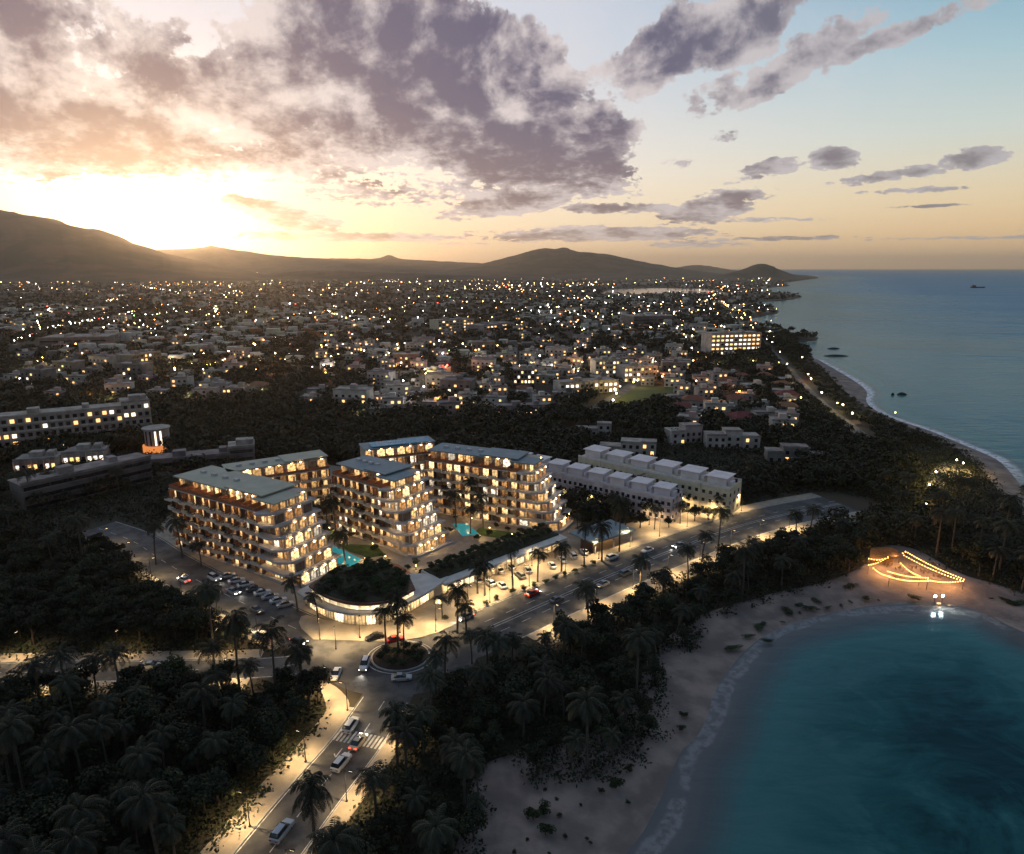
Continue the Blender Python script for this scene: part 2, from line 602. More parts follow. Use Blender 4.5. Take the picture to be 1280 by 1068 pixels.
sandm = mat('sand', (.27, .215, .185), .95, col2=(.15, .122, .11), vscale=.13, bump=.5, bscale=1.2, coord='World', detail=9, lo=.36, hi=.62)
beach('beach_sand', VEGS, SHORE, sandm)
beach('beach_sand', VEG2, SHORE2, sandm, n=90)

def mid(a, b, f, n=110):
    return [(p[0] + (q[0] - p[0]) * f, p[1] + (q[1] - p[1]) * f) for p, q in zip(resamp(a, n), resamp(b, n))]

EDGE1, EDGE2 = mid(VEGS, SHORE, .45), mid(VEG2, SHORE2, .4)
LAND = ([(-60, -900), (-20, 20)] + EDGE1 + ats([(1480, 800), (1500, 740), (1440, 700)]) + EDGE2 + HEADS +
        [(4300, 11000), (5200, 16000), (3000, 26000), (-9000, 42000), (-43000, 42000), (-43000, 3000), (-43000, -900)])
landm = mat('ground', (.030, .030, .020), .95, col2=(.06, .045, .03), vscale=.02, coord='World', detail=10, bump=.4, bscale=.8)
struct('ground', poly_sheet('ground', LAND, 0.0, landm))

# ------------------------------------------------------------------ sea
def build_sea():
    xs = [-60 + 3.2 * i for i in range(150)]
    while xs[-1] < 44000:
        xs.append(xs[-1] + 3.2 * 1.07 ** (len(xs) - 149))
    ys = [20 + 3.2 * i for i in range(170)]
    while ys[-1] < 44000:
        ys.append(ys[-1] + 3.2 * 1.06 ** (len(ys) - 169))
    xs = [-44000, -3000, -300] + xs
    ys = [-900, -200, -40] + ys
    nx, ny = len(xs), len(ys)
    me = bpy.data.meshes.new('sea')
    vs = [(x, y, -.3) for y in ys for x in xs]
    fs = [(j * nx + i, j * nx + i + 1, (j + 1) * nx + i + 1, (j + 1) * nx + i) for j in range(ny - 1) for i in range(nx - 1)]
    me.from_pydata(vs, [], fs)
    at_ = me.attributes.new('depth', 'FLOAT', 'POINT')
    sh = np.array(resamp(SHORE, 160) + resamp(SHORE2, 120) + resamp(HEADS, 200))
    V = np.array(vs)[:, :2]
    d = np.full(len(V), 1e9)
    for p in sh:
        d = np.minimum(d, np.hypot(V[:, 0] - p[0], V[:, 1] - p[1]))
    at_.data.foreach_set('value', d.astype(np.float32))
    m = bpy.data.materials.new('sea_water')
    m.use_nodes = True
    t = NT(m.node_tree)
    b = t.n['Principled BSDF']
    a = t.new('ShaderNodeAttribute', attribute_name='depth')
    g = t.new('ShaderNodeNewGeometry')
    pos = g.outputs['Position']
    D = a.outputs['Fac']
    reef = t.step(.30, .70, t.noise(pos, .042, 8, .66, 1.6))
    dd = t.m('MULTIPLY_ADD', t.m('SUBTRACT', reef, .5), t.m('MINIMUM', t.m('MULTIPLY', t.m('MULTIPLY', D, D), .03), 62.0), D)
    col = t.ramp(t.m('DIVIDE', dd, 120.0, clamp=True), [(0, (.14, .125, .12)), (.04, (.085, .10, .105)), (.09, (.045, .145, .145)), (.21, (.015, .088, .090)), (.42, (.005, .032, .036)), (1, (.004, .034, .042))])
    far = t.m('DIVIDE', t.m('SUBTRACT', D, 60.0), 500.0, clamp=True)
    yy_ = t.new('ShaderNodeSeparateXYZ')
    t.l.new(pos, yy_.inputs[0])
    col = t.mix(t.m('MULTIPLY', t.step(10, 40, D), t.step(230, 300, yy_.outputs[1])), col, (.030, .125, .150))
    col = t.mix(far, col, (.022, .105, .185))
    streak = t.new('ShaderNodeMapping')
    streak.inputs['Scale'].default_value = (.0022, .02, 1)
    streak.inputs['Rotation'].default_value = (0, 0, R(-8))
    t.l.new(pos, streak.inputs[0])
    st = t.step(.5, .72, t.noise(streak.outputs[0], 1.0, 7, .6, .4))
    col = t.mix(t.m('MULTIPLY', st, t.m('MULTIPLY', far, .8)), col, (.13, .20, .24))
    # open surf: broken foam lines where the sea meets the sand
    w1 = t.m('MULTIPLY_ADD', t.noise(pos, .06, 4, .6), 5.0, -1.6)
    foam = t.m('MULTIPLY', t.step(.9, .25, t.m('ABSOLUTE', t.m('SUBTRACT', D, w1))), t.step(.35, .6, t.noise(pos, .7, 5, .65)))
    xyz = t.new('ShaderNodeSeparateXYZ')
    t.l.new(pos, xyz.inputs[0])
    openb = t.m('MAXIMUM', t.step(250, 300, xyz.outputs[1]), .14)
    f2 = t.m('MULTIPLY', t.step(5, 1.5, D), t.m('MULTIPLY', t.step(250, 300, xyz.outputs[1]), t.step(.3, .55, t.noise(pos, .35, 4, .6))))
    foam = t.m('MAXIMUM', t.m('MULTIPLY', foam, openb), f2)
    col = t.mix(foam, col, (.75, .76, .78))
    mp = t.new('ShaderNodeMapping')
    mp.inputs['Scale'].default_value = (.55, 1.25, 1)
    mp.inputs['Rotation'].default_value = (0, 0, R(-22))
    t.l.new(pos, mp.inputs[0])
    h1 = t.noise(mp.outputs[0], .16, 4, .55, .3)
    h2 = t.noise(mp.outputs[0], .035, 5, .6, .4)
    h3 = t.noise(mp.outputs[0], .006, 5, .6, .3)
    hh = t.m('ADD', t.m('MULTIPLY', h1, .35), t.m('ADD', t.m('MULTIPLY', t.m('MULTIPLY', h2, 2.6), t.m('MULTIPLY_ADD', far, .85, .15)), t.m('MULTIPLY', t.m('MULTIPLY', h3, 26.0), far)))
    bn = t.new('ShaderNodeBump')
    bn.inputs['Strength'].default_value = .8
    bn.inputs['Distance'].default_value = 1.0
    t.put(bn.inputs['Height'], hh)
    t.n.remove(b)
    df = t.new('ShaderNodeBsdfDiffuse')
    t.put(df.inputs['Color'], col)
    gl_ = t.new('ShaderNodeBsdfAnisotropic')
    gl_.inputs['Color'].default_value = (.70, .86, 1, 1)
    t.put(gl_.inputs['Roughness'], t.m('MULTIPLY_ADD', far, .2, .14))
    fr = t.new('ShaderNodeFresnel')
    fr.inputs['IOR'].default_value = 1.33
    for q in (df, gl_, fr):
        t.l.new(bn.outputs[0], q.inputs['Normal'])
    fac = t.m('MULTIPLY', t.m('MINIMUM', t.m('MULTIPLY', fr.outputs[0], .55), .27), t.m('SUBTRACT', 1.0, foam))
    mx = t.new('ShaderNodeMixShader')
    t.put(mx.inputs[0], fac)
    t.l.new(df.outputs[0], mx.inputs[1])
    t.l.new(gl_.outputs[0], mx.inputs[2])
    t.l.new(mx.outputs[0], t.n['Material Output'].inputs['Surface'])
    me.materials.append(m)
    struct('sea', me)

build_sea()

# ------------------------------------------------------------------ hills
hillm = mat('hill_forest', (.035, .040, .020), .95, col2=(.095, .065, .04), vscale=.004, coord='World', detail=12, lo=.42, hi=.58, bump=1.0, bscale=.012)

def hill(name, prof, D, depth, seed, n=260, rows=30, rough=.24):
    prof = smooth(prof, 2)
    xs0, xs1 = prof[0][0], prof[-1][0]
    vs, fs = [], []
    for j in range(rows + 1):
        t = -1 + 2 * j / rows
        f = (math.cos(t * math.pi) + 1) / 2
        for i in range(n + 1):
            px = xs0 + (xs1 - xs0) * i / n
            k = 0
            while k < len(prof) - 2 and prof[k + 1][0] < px:
                k += 1
            a, b = prof[k], prof[k + 1]
            u = (px - a[0]) / (b[0] - a[0])
            py = a[1] + (b[1] - a[1]) * u
            py += .55 * mnoise.fractal(Vector((px * .09, seed, 0)), 1.0, 2.0, 4)
            x, y, z = atd(px, py, D)
            z = max(z, 0)
            nz = mnoise.fractal(Vector((x * 4.0 / D + seed, t * 1.6, seed)), 1.0, 2.2, 6)
            w = f * (1 + rough * 1.6 * nz * (1 - f)) + .012 * mnoise.noise(Vector((x * 60 / D, t * 4, seed))) * f
            edge = min(1, i / 8, (n - i) / 8)
            vs.append((x * (1 + t * depth / D), y + t * depth + mnoise.noise(Vector((i * .08, seed, 1))) * depth * .08 * (1 - abs(t)), max(-2, z * w * (.25 + .75 * edge) - 2)))
    for j in range(rows):
        for i in range(n):
            a = j * (n + 1) + i
            fs.append((a, a + 1, a + n + 2, a + n + 1))
    struct(name, upward(MB().add(vs, fs).mesh(name, hillm, True)))

hill('hill', [(-260, 262), (-150, 250), (-60, 256), (0, 263), (40, 270), (75, 277), (105, 287), (128, 287), (145, 295), (170, 306), (200, 315), (240, 324), (290, 335), (340, 345), (380, 349)], 6200, 2300, 3)
hill('hill', [(150, 320), (200, 312), (240, 311), (262, 306), (285, 311), (330, 318), (390, 323), (440, 323), (470, 324), (479, 321), (485, 318), (493, 321), (500, 324), (560, 327), (620, 330), (700, 335), (760, 342)], 12500, 3000, 7)
hill('hill', [(540, 344), (580, 334), (610, 328), (632, 322), (655, 316), (672, 311), (686, 310), (694, 312), (706, 308), (716, 314), (740, 316), (765, 318), (790, 325), (815, 329), (840, 334), (870, 338), (905, 343), (930, 347)], 8600, 2300, 12)
hill('hill', [(300, 348), (350, 340), (400, 337), (450, 339), (500, 341), (560, 343), (640, 346), (700, 349)], 5400, 700, 31)
hill('hill', [(835, 337), (862, 331), (885, 332), (910, 337), (940, 340)], 15000, 1500, 15)
hill('hill', [(880, 349), (905, 343), (925, 338), (942, 331), (951, 329), (962, 331), (975, 337), (988, 342), (1000, 345), (1012, 348)], 6300, 700, 21)
hill('hill', [(960, 341), (1000, 338.5), (1040, 339), (1090, 341)], 24000, 1500, 25)
# the lagoon behind the far town
lag = ats([(748, 367), (765, 362), (820, 360.5), (880, 361.5), (902, 364), (895, 367), (840, 366.5), (790, 368)])
struct('lagoon', poly_sheet('lagoon', lag, .05, mat('lagoon_water', (.05, .07, .08), .08, spec=.6)))

# ------------------------------------------------------------------ roads and paving
asph = mat('asphalt', (.100, .095, .092), .8, col2=(.055, .054, .056), vscale=.22, coord='World', detail=10, bump=.2, bscale=4, lo=.42, hi=.6)
paveM = mat('paving', (.36, .30, .23), .85, col2=(.27, .225, .175), vscale=.35, coord='World', detail=8, bump=.2, bscale=5)
kerbM = mat('kerb_stone', (.42, .40, .37), .8)
lineM = mat('road_paint', (.62, .60, .56), .7, col2=(.35, .34, .33), vscale=1.2, coord='World')
lawnM = mat('lawn', (.075, .12, .028), .95, col2=(.045, .08, .02), vscale=.5, coord='World', bump=.6, bscale=9)

RC = (-25.0, 137.5)                                   # middle of the roundabout
ST_A = smooth([RC] + ats([(440, 806), (375, 790), (310, 757), (250, 728), (200, 700), (168, 676), (120, 660)]))
ST_B = smooth([RC] + ats([(560, 806), (620, 782), (680, 755), (745, 727), (810, 700), (870, 677), (925, 657), (990, 641), (1050, 630)]))
ST_W = smooth([RC] + ats([(430, 822), (340, 836), (200, 838), (100, 840), (-60, 842)]))
ST_S = smooth([RC] + ats([(488, 865), (470, 893), (446, 930), (400, 985), (340, 1062), (250, 1180)]))
COAST = smooth(ats([(1092, 556), (1062, 532), (1030, 508), (1000, 478), (978, 452), (955, 430), (935, 412), (915, 395), (900, 380)]))
ROADS = [('road', ST_A, 7.0), ('road', ST_B, 9.0), ('road', ST_W, 4.2), ('road', ST_S, 5.2), ('coast_road', COAST, 3.4)]

plaza = ats([(186, 672), (222, 690), (262, 716), (330, 744), (372, 768), (400, 796), (450, 806), (520, 804), (575, 786), (625, 763), (700, 732), (790, 694), (870, 664), (945, 640),
             (900, 632), (800, 652), (740, 660), (700, 640), (560, 600), (480, 590), (400, 580), (300, 590), (215, 640)])
struct('plaza_paving', poly_sheet('plaza_paving', plaza, .02, paveM))

def walk(line, a, b, name='pavement', h=.14):
    """raised pavement between two offsets of a road line, with a kerb along the road edge"""
    L, Rr = offs(line, a), offs(line, b)
    mb = strip(L, Rr, h)
    K1 = offs(line, a - math.copysign(.22, a))
    strip(L, K1, h + .012, 1, mb)
    n = len(L)
    mb.add([(x, y, 0) for x, y in K1] + [(x, y, h + .012) for x, y in K1], [(i, i + 1, n + i + 1, n + i) for i in range(n - 1)], 1)
    mb.add([(x, y, 0) for x, y in Rr] + [(x, y, h) for x, y in Rr], [(i, i + 1, n + i + 1, n + i) for i in range(n - 1)], 0)
    me = mb.mesh(name, [paveM, kerbM])
    struct(name, me)

def cut(line, d0):
    """leave out the first stretch of a road, which lies on the roundabout"""
    return [p for p in line if math.hypot(p[0] - RC[0], p[1] - RC[1]) > d0]

for i, (nm, ln, hw) in enumerate(ROADS):
    me = upward(strip(offs(ln, hw), offs(ln, -hw), .024 + .004 * i).mesh(nm, asph))
    struct(nm, me)
rb = MB()
rb.add([(RC[0] + 17 * math.cos(2 * math.pi * k / 48), RC[1] + 14.5 * math.sin(2 * math.pi * k / 48), .048) for k in range(48)], [tuple(range(48))])
struct('roundabout', upward(rb.mesh('roundabout', asph)))
walk(cut(ST_B, 26), 9.0, 13.5)
walk(cut(ST_B, 24), -9.0, -15.5)
walk(cut(ST_S, 17), 5.2, 8.2)
walk(cut(ST_S, 19), -5.2, -9.9)
walk(cut(ST_A, 25), 7.0, 9.6)
walk(cut(ST_W, 27), 4.2, 8.5)
walk(cut(ST_W, 27), -4.2, -7.5)
walk(COAST, 3.4, 4.6)
# rounded forecourt pavement between the streets, in front of the shops
fc = ats([(392, 800), (430, 801), (470, 803), (505, 802), (540, 794), (572, 780), (600, 760), (560, 742), (520, 764), (450, 784), (400, 774), (378, 768), (372, 782)])
struct('pavement', MB().prism(smooth(fc + [fc[0]], 1)[:-1], 0, .15).mesh('pavement', paveM))
cv_ = ats([(410, 925), (436, 888), (437, 878), (430, 868), (417, 857), (396, 849), (386, 850), (398, 860), (405, 872), (409, 888), (406, 908), (390, 926)])
struct('pavement', MB().prism(smooth(cv_ + [cv_[0]], 1)[:-1], 0, .16).mesh('pavement', paveM))
# painted lines
mk = MB()
for ln, hw, dashed in ((cut(ST_B, 22), 9, (3.0, -3.0)), (cut(ST_S, 15), 5.2, (0,)), (cut(ST_A, 19), 7, (0,)), (cut(ST_W, 19), 4.2, (0,))):
    for d in dashed:
        for x, y, a in along(offs(ln, d), 7.0, 2):
            mk.obox(x, y, .052, .056, 3.0, .16, a)
    for d in (hw - .5, -hw + .5):
        q = offs(ln, d)
        strip(offs(ln, d + .08), offs(ln, d - .08), .056, 0, mk)
for d in (.45, -.45):
    strip(offs(cut(ST_B, 22), d + .09), offs(cut(ST_B, 22), d - .09), .056, 0, mk)
for r in (7.6, 16.4):
    n = 48
    c1 = [(RC[0] + r * math.cos(2 * math.pi * k / n), RC[1] + r * .88 * math.sin(2 * math.pi * k / n)) for k in range(n + 1)]
    if r < 10:
        strip(c1, [(RC[0] + (x - RC[0]) * .97, RC[1] + (y - RC[1]) * .97) for x, y in c1], .056, 0, mk)
# zebra crossing and arrows on the south road
cx, cy_ = at(450, 924)
za = math.atan2(ST_S[-1][1] - ST_S[len(ST_S) // 3][1], ST_S[-1][0] - ST_S[len(ST_S) // 3][0])
ux, uy = math.cos(za), math.sin(za)
for k in range(-6, 7):
    mk.obox(cx - uy * k * .78, cy_ + ux * k * .78, .054, .058, 3.4, .42, za)
for (px, py) in ((424, 941), (433, 944)):
    ax, ay = at(px, py)
    mk.obox(ax, ay, .054, .058, 2.2, .22, za)
    mk.obox(ax + ux * .9 - uy * .35, ay + uy * .9 + ux * .35, .058, .062, 1.0, .2, za + 2.4)
    mk.obox(ax + ux * .9 + uy * .35, ay + uy * .9 - ux * .35, .058, .062, 1.0, .2, za - 2.4)
struct('road_markings', upward(mk.mesh('road_markings', lineM)))

# island
isl = thing('roundabout_island', 'round planted island with a pale kerb in the middle of the roundabout', 'traffic island', (RC[0], RC[1], 0))
n = 40
circ = [(6.6 * math.cos(2 * math.pi * k / n), 5.9 * math.sin(2 * math.pi * k / n)) for k in range(n)]
obj('kerb', MB().prism(circ, 0, .28).mesh('kerb', kerbM), isl)
obj('planting_bed', MB().prism([(x * .94, y * .94) for x, y in circ], .2, .42).mesh('planting_bed', mat('soil', (.05, .038, .028), .95)), isl)

# ------------------------------------------------------------------ hotel
conc = mat('warm_plaster', (.42, .36, .30), .8, col2=(.36, .30, .25), vscale=.4)
slabM = mat('slab_edge', (.52, .50, .49), .7, col2=(.42, .41, .41), vscale=.6)
finM = mat('brown_cladding', (.17, .085, .055), .7, col2=(.12, .06, .04), vscale=.9)
balM = mat('balcony_front', (.66, .55, .42), .7, col2=(.56, .46, .35), vscale=.8)
terr = mat('terracotta_deck', (.33, .14, .075), .8, col2=(.25, .11, .06), vscale=.5)
roofA = mat('pale_roof', (.40, .40, .31), .7, col2=(.33, .335, .265), vscale=.25)
roofB = mat('grey_blue_roof', (.21, .27, .29), .65, col2=(.17, .215, .235), vscale=.25)
railM = mat('rail_metal', (.12, .12, .13), .4, metal=.6)
WARM = (1.0, .62, .28)
WIN = [winmat('lit_room_bright', (1.0, .64, .28), 2.2), winmat('lit_room', (1.0, .55, .20), 1.4), winmat('lit_room_dim', (1.0, .46, .15), .55), winmat('dark_room', (1, .6, .3), .06, esample=False), winmat('lit_room_white', (1.0, .84, .62), 1.7)]

fillGlowM = mat('balcony_fill_glow', (.9, .8, .6), .3, emit=(1, .60, .26), estr=48)  # glowing boxes added to brighten balconies and fins, no lamp known there
_wm = {}
def winmesh(w, h, ip, k):
    """a framed window of two sliding leaves, w wide, h high"""
    key = (round(w, 2), round(h, 2), k)
    if key not in _wm:
        mb = MB()
        mb.box(-w / 2, -.02, 0, w / 2, .03, h, 0)
        for x in ((-w / 2, -.03, w / 2 - .06) if w < 2.7 else (-w / 2, -w / 6 - .03, w / 6 - .03, w / 2 - .06)):
            mb.box(x, -.07, 0, x + .06, -.023, h, 1)
        mb.box(-w / 2 + .06, -.07, h - .07, w / 2 - .06, -.024, h, 1)
        if ip:
            mb.box(w * .12, -.05, .0, w * .40, -.023, h * .99, 2)
        if k != 3:                                          # added warm glow box under the slab outside
            mb.box(-.35, -.55, h + .30, .35, -.40, h + .36, 3)
        _wm[key] = mb.mesh('window', [WIN[k], railM, balM, fillGlowM])
    return _wm[key]

_bm = {}
def balmesh(w, d, k):
    key = (round(w, 2), round(d, 2), k)
    if key not in _bm:
        mb = MB()
        mb.box(-w / 2, -d, -.2, w / 2, 0, 0, 0)
        if k == 0:
            mb.box(-w / 2, -d - .02, -.26, w / 2, -d + .12, .92, 1)
            mb.box(-w / 2 + .002, -d + .12, 0, -w / 2 + .12, -.02, .92, 1)
        else:
            mb.box(-w / 2, -d + .02, .86, w / 2, -d + .07, .93, 2)
            for i in range(9):
                x = -w / 2 + .03 + (w - .1) * i / 8
                mb.box(x, -d + .03, 0, x + .035, -d + .06, .858, 2)
            mb.box(-w / 2, -d - .02, -.26, w / 2, -d + .015, .28, 1)
        # a table and two chairs outside
        mb.box(-.3, -d * .6, .62, .3, -d * .6 + .5, .66, 2)
        mb.box(-.04, -d * .6 + .2, 0, .04, -d * .6 + .28, .62, 2)
        for s in (-1, 1):
            mb.box(s * .75 - .22, -d * .6, .38, s * .75 + .22, -d * .6 + .45, .44, 2)
            mb.box(s * .95 - .03, -d * .6, .44, s * .95 + .03, -d * .6 + .45, .85, 2)
        _bm[key] = mb.mesh('balcony', [slabM, balM, railM])
    return _bm[key]

FH = 3.15
def wing(label, P0, ang, L, W, nf, nose, roof, seed, bw=3.45, nosex=17.0, z0=0.0, top_set=2.4):
    r = random.Random(seed)
    t = thing('hotel_wing', label, 'hotel', (P0[0], P0[1], z0), ang, 'terraced hotel wings')
    Lb = L - nosex if nose else L
    nb = max(1, int(round(Lb / bw)))
    bw = Lb / nb
    wall = MB()
    nwin = nbal = 0
    stepx = 1.75
    for k in range(nf):
        z = k * FH
        top = k == nf - 1
        y0 = 1.5 + (top_set if top else 0)
        Lk = (L - 1.6 - stepx * k) if nose else Lb
        wall.box(.0, y0, z + .25, Lk - (1.2 if nose else 0), W - .3, z + FH - .003, 0)
        # slab of this floor
        s = MB()
        Ls = Lk + .6 if nose else Lb
        if nose:
            s.add([(0, 0, z), (Lb, 0, z), (Lb, W, z), (0, W, z), (0, 0, z + .25), (Lb, 0, z + .25), (Lb, W, z + .25), (0, W, z + .25)],
                  [(0, 3, 2, 1), (4, 5, 6, 7), (0, 1, 5, 4), (2, 3, 7, 6), (3, 0, 4, 7)], 0)
            o = 1.0 if k else 0
            p = [(Lb, -o - .2), (Ls - 3.2, -o - .9), (Ls, -o + 1.4), (Ls + .5, W + .9), (Lb, W + .9)]
            s.prism(p, z, z + .24, 0)
            pi = [(Lb + .1, -o - .1), (Ls - 3.2, -o - .78), (Ls - .12, -o + 1.45), (Ls + .36, W + .78), (Lb + .1, W + .78)]
            for a, b in zip(pi[:-1], pi[1:]):           # low planted parapet round the terrace
                dx, dy = b[0] - a[0], b[1] - a[1]
                s.obox((a[0] + b[0]) / 2, (a[1] + b[1]) / 2, z + .27, z + .62, math.hypot(dx, dy), .16, math.atan2(dy, dx), 0)
        else:
            s.box(0, 0, z, Lb, W, z + .25, 0)
        obj('floor_slab', s.mesh('floor_slab', [slabM]), t)
        if top:
            d = MB().box(.3, .3, z + .252, Lb - .3, y0 - .01, z + .29, 0)
            for i in range(nb + 1):
                x = .3 + (Lb - .6) * i / nb
                d.box(x - .12, .2, z + .29, x + .12, y0 - .02, z + 1.35, 0)
            d.box(.31, .05, z + .3, Lb - .31, .18, z + 1.15, 0)
            obj('roof_terrace', d.mesh('roof_terrace', [terr]), t)
        for i in range(nb):
            x = (i + .5) * bw
            kk = r.choices((0, 1, 2, 3, 4), (.22, .30, .20, .18, .10))[0]
            if nwin < 100:
                obj('window', winmesh(bw * (.78 if top else .7), 2.45, (i + k) % 3 == 0, kk), t, (x + (.25 if (i + k) % 2 else -.25), y0 - .06, z + .27))
                nwin += 1
            if not top and k and nbal < 92:
                pr = (i + k) % 2
                obj('balcony', balmesh(bw * (.94 if pr else .86), 2.25 if pr else 1.35, (i * 3 + k) % 2), t, (x, .55 if pr else .35, z + .26))
                nbal += 1
        if nose:                                         # rooms on the stepped terraces
            n1 = 4
            for i in range(n1):
                x = Lb + (Lk - 1.2 - Lb) * (i + .5) / n1
                w = (Lk - 1.2 - Lb) / n1 * .8
                obj('terrace_window', winmesh(round(w * 2) / 2, 2.4, i % 2, r.choices((0, 1, 2, 3, 4), (.22, .34, .22, .12, .1))[0]), t, (x, y0 - .05, z + .28))
            n2 = max(2, int(W / 3.7))
            for i in range(n2):
                y = 1.5 + (W - 2) * (i + .5) / n2
                o = obj('terrace_window', winmesh(2.8, 2.4, i % 2, r.choices((0, 1, 2, 3, 4), (.24, .34, .22, .1, .1))[0]), t, (Lk - 1.2 + .05, y, z + .28), math.pi / 2)
    obj('wall', wall.mesh('wall', [conc]), t)
    for i in range(nb + 1):                              # tall brown fins between the rooms
        f = MB()
        x = min(max(i * bw, .16), Lb - .16)
        for k in range(1, nf - 1):
            f.box(x - .14, -.1 if (i + k) % 2 else .35, k * FH + .255, x + .14, 1.49, (k + 1) * FH - .004)
            if (i + k) % 3 == 0:
                f.box(x + .14, .55, k * FH + .256, x + 1.1, .7, (k + 1) * FH - .006)
        f.box(x - .15, .4, .26, x + .15, 1.49, FH - .004)
        obj('fin', f.mesh('fin', [finM]), t)
    # overlapping flat roofs
    zt = nf * FH
    Lt = (L - 1.6 - stepx * (nf - 1)) if nose else Lb
    rf = MB()
    rf.box(-.4, 2.2, zt, Lb * .62, W + .3, zt + .38)
    obj('roof', rf.mesh('roof', [roof]), t)
    obj('roof', MB().box(Lb * .62 - 2.0, 2.9, zt + .42, Lb - 1.0 if nose else Lb + .4, W + .1, zt + .76).mesh('roof', [roof]), t)
    if nose:
        obj('roof', MB().box(Lb - 3.5, 1.4, zt - .3, Lt + .8, W * .72, zt + .03).mesh('roof', [roof]), t)
    for i in range(4):
        x = Lb * (.1 + .13 * i)
        obj('roof_unit', MB().box(x, W * .55, zt + .385, x + 1.6, W * .55 + 1.2, zt + 1.05).mesh('roof_unit', [slabM]), t)
    return t

def seg(p, q):
    return math.atan2(q[1] - p[1], q[0] - p[0]), math.hypot(q[0] - p[0], q[1] - p[1])

A0, A1 = at(219, 683, 0), at(380, 738, 0)
aA, lA = seg(A0, A1)
wing('left hotel wing along the street, pale olive roofs, stepped end by the turquoise pool', A0, aA, lA, 15.5, 7, True, roofA, 1)
B0, B1 = at(419, 662, 0), at(524, 700, 0)
aB, lB = seg(B0, B1)
wing('middle hotel wing with grey blue roofs, its stepped end between the two pools', B0, aB, lB, 15.0, 7, True, roofB, 2, nosex=16)
C0, C1 = at(533, 640, 0), at(706, 668, 0)
aC, lC = seg(C0, C1)
wing('right hotel wing under one long grey blue roof, nearest the white terraced houses', C0, aC, lC, 13.0, 7, True, roofB, 3, nosex=17)
D0, D1 = at(296, 676, 0), at(417, 652, 0)
aD, lD = seg(D0, D1)
wing('straight hotel block closing the back of the first courtyard, pale olive roof', D0, aD, lD, 12.0, 7, False, roofA, 4, top_set=1.6)
E0, E1 = at(462, 640, 0), at(548, 628, 0)
aE, lE = seg(E0, E1)
eb = wing('straight hotel block at the back of the second courtyard with a blue rooftop pool', E0, aE, lE, 12.0, 7, False, roofB, 5, top_set=1.6)
poolM = mat('pool_water', (.05, .42, .46), .06, spec=.6, col2=(.03, .34, .40), vscale=.4, coord='World', emit=(.04, .50, .55), estr=.28, esample=False)
obj('roof_pool', MB().box(lE * .1, 3.0, 7 * FH + .80, lE * .95, 9.5, 7 * FH + 1.0).mesh('roof_pool', [mat('roof_pool_water', (.02, .22, .34), .06, spec=.6, emit=(.02, .25, .42), estr=.12, esample=False)]), eb)

def pool(label, px, lit):
    p = ats(px)
    cx = sum(a for a, b in p) / len(p)
    cy = sum(b for a, b in p) / len(p)
    q = [(x - cx, y - cy) for x, y in p]
    t = thing('swimming_pool', label, 'pool', (cx, cy, 0))
    obj('rim', MB().prism([(x * 1.07, y * 1.07) for x, y in q], 0, .16).mesh('rim', kerbM), t)
    obj('water', MB().prism(q, .10, .22).mesh('water', poolM), t)

pool('long turquoise pool in the first courtyard between the left and middle wings', [(393, 684), (402, 680), (421, 685), (452, 700), (440, 709), (412, 708), (402, 700)], 1)
pool('small turquoise pool in the second courtyard, right of the middle wing', [(566, 656), (584, 655), (598, 668), (578, 671)], 1)
for pl in ([(420, 680), (470, 682), (482, 694), (462, 698), (436, 690)], [(600, 660), (655, 668), (640, 676), (590, 668)], [(395, 660), (420, 664), (425, 674), (400, 676)]):
    struct('lawn', poly_sheet('lawn', ats(pl), .08, lawnM))
struct('garden_path', poly_sheet('garden_path', ats([(470, 700), (498, 706), (545, 738), (530, 746), (500, 728)]), .09, terr))

# ------------------------------------------------------------------ shopping podium in front
shopW = winmat('shop_glass', (1.0, .64, .28), 1.4, .5)
shopW2 = winmat('shop_glass_bright', (1.0, .74, .42), 2.4, .5)
white = mat('white_render', (.62, .58, .52), .7, col2=(.52, .48, .44), vscale=.4)
pod = thing('shopping_podium', 'curved two tier shop building with bright glass fronts and a planted roof, at the roundabout', 'shop building')
arc = smooth(ats([(378, 758), (398, 772), (420, 781), (450, 786), (478, 783), (500, 775), (522, 764), (546, 748)]), 1)
back = ats([(562, 740), (530, 736), (470, 738), (420, 742), (392, 748)])
def inset(l, d):
    return offs(l, d)
obj('wall', MB().prism(inset(arc, 1.2) + back, 0, 3.9).mesh('wall', [white]), pod)
for i in range(len(arc) - 1):                            # glass shop fronts along the curve
    a, b = inset(arc, 1.0)[i], inset(arc, 1.0)[i + 1]
    an, ln = seg(a, b)
    mb = MB().obox(0, 0, .35, 3.1, ln * .9, .12, 0, 0)
    for u in (-.45, -.15, .15, .45):
        mb.obox(ln * u, -.09, .2, 3.2, .1, .06, 0, 1)
    o = obj('shop_window', mb.mesh('shop_window', [shopW2 if i % 3 == 1 else shopW, railM]), pod, ((a[0] + b[0]) / 2, (a[1] + b[1]) / 2, 0), an)
obj('canopy', MB().prism(inset(arc, -1.3) + back, 3.92, 4.5).mesh('canopy', [white]), pod)
rf_f = ats([(386, 733), (396, 741), (412, 749), (439, 756), (468, 756), (494, 751), (519, 737)], 6.5)
rf_b = ats([(512, 722), (494, 712), (474, 705), (440, 709), (411, 716)], 6.5)
rf_f = smooth(rf_f, 1)
obj('upper_wall', MB().prism(offs(rf_f, .8) + rf_b, 4.51, 6.2).mesh('upper_wall', [white]), pod)
t2 = offs(rf_f, .6)
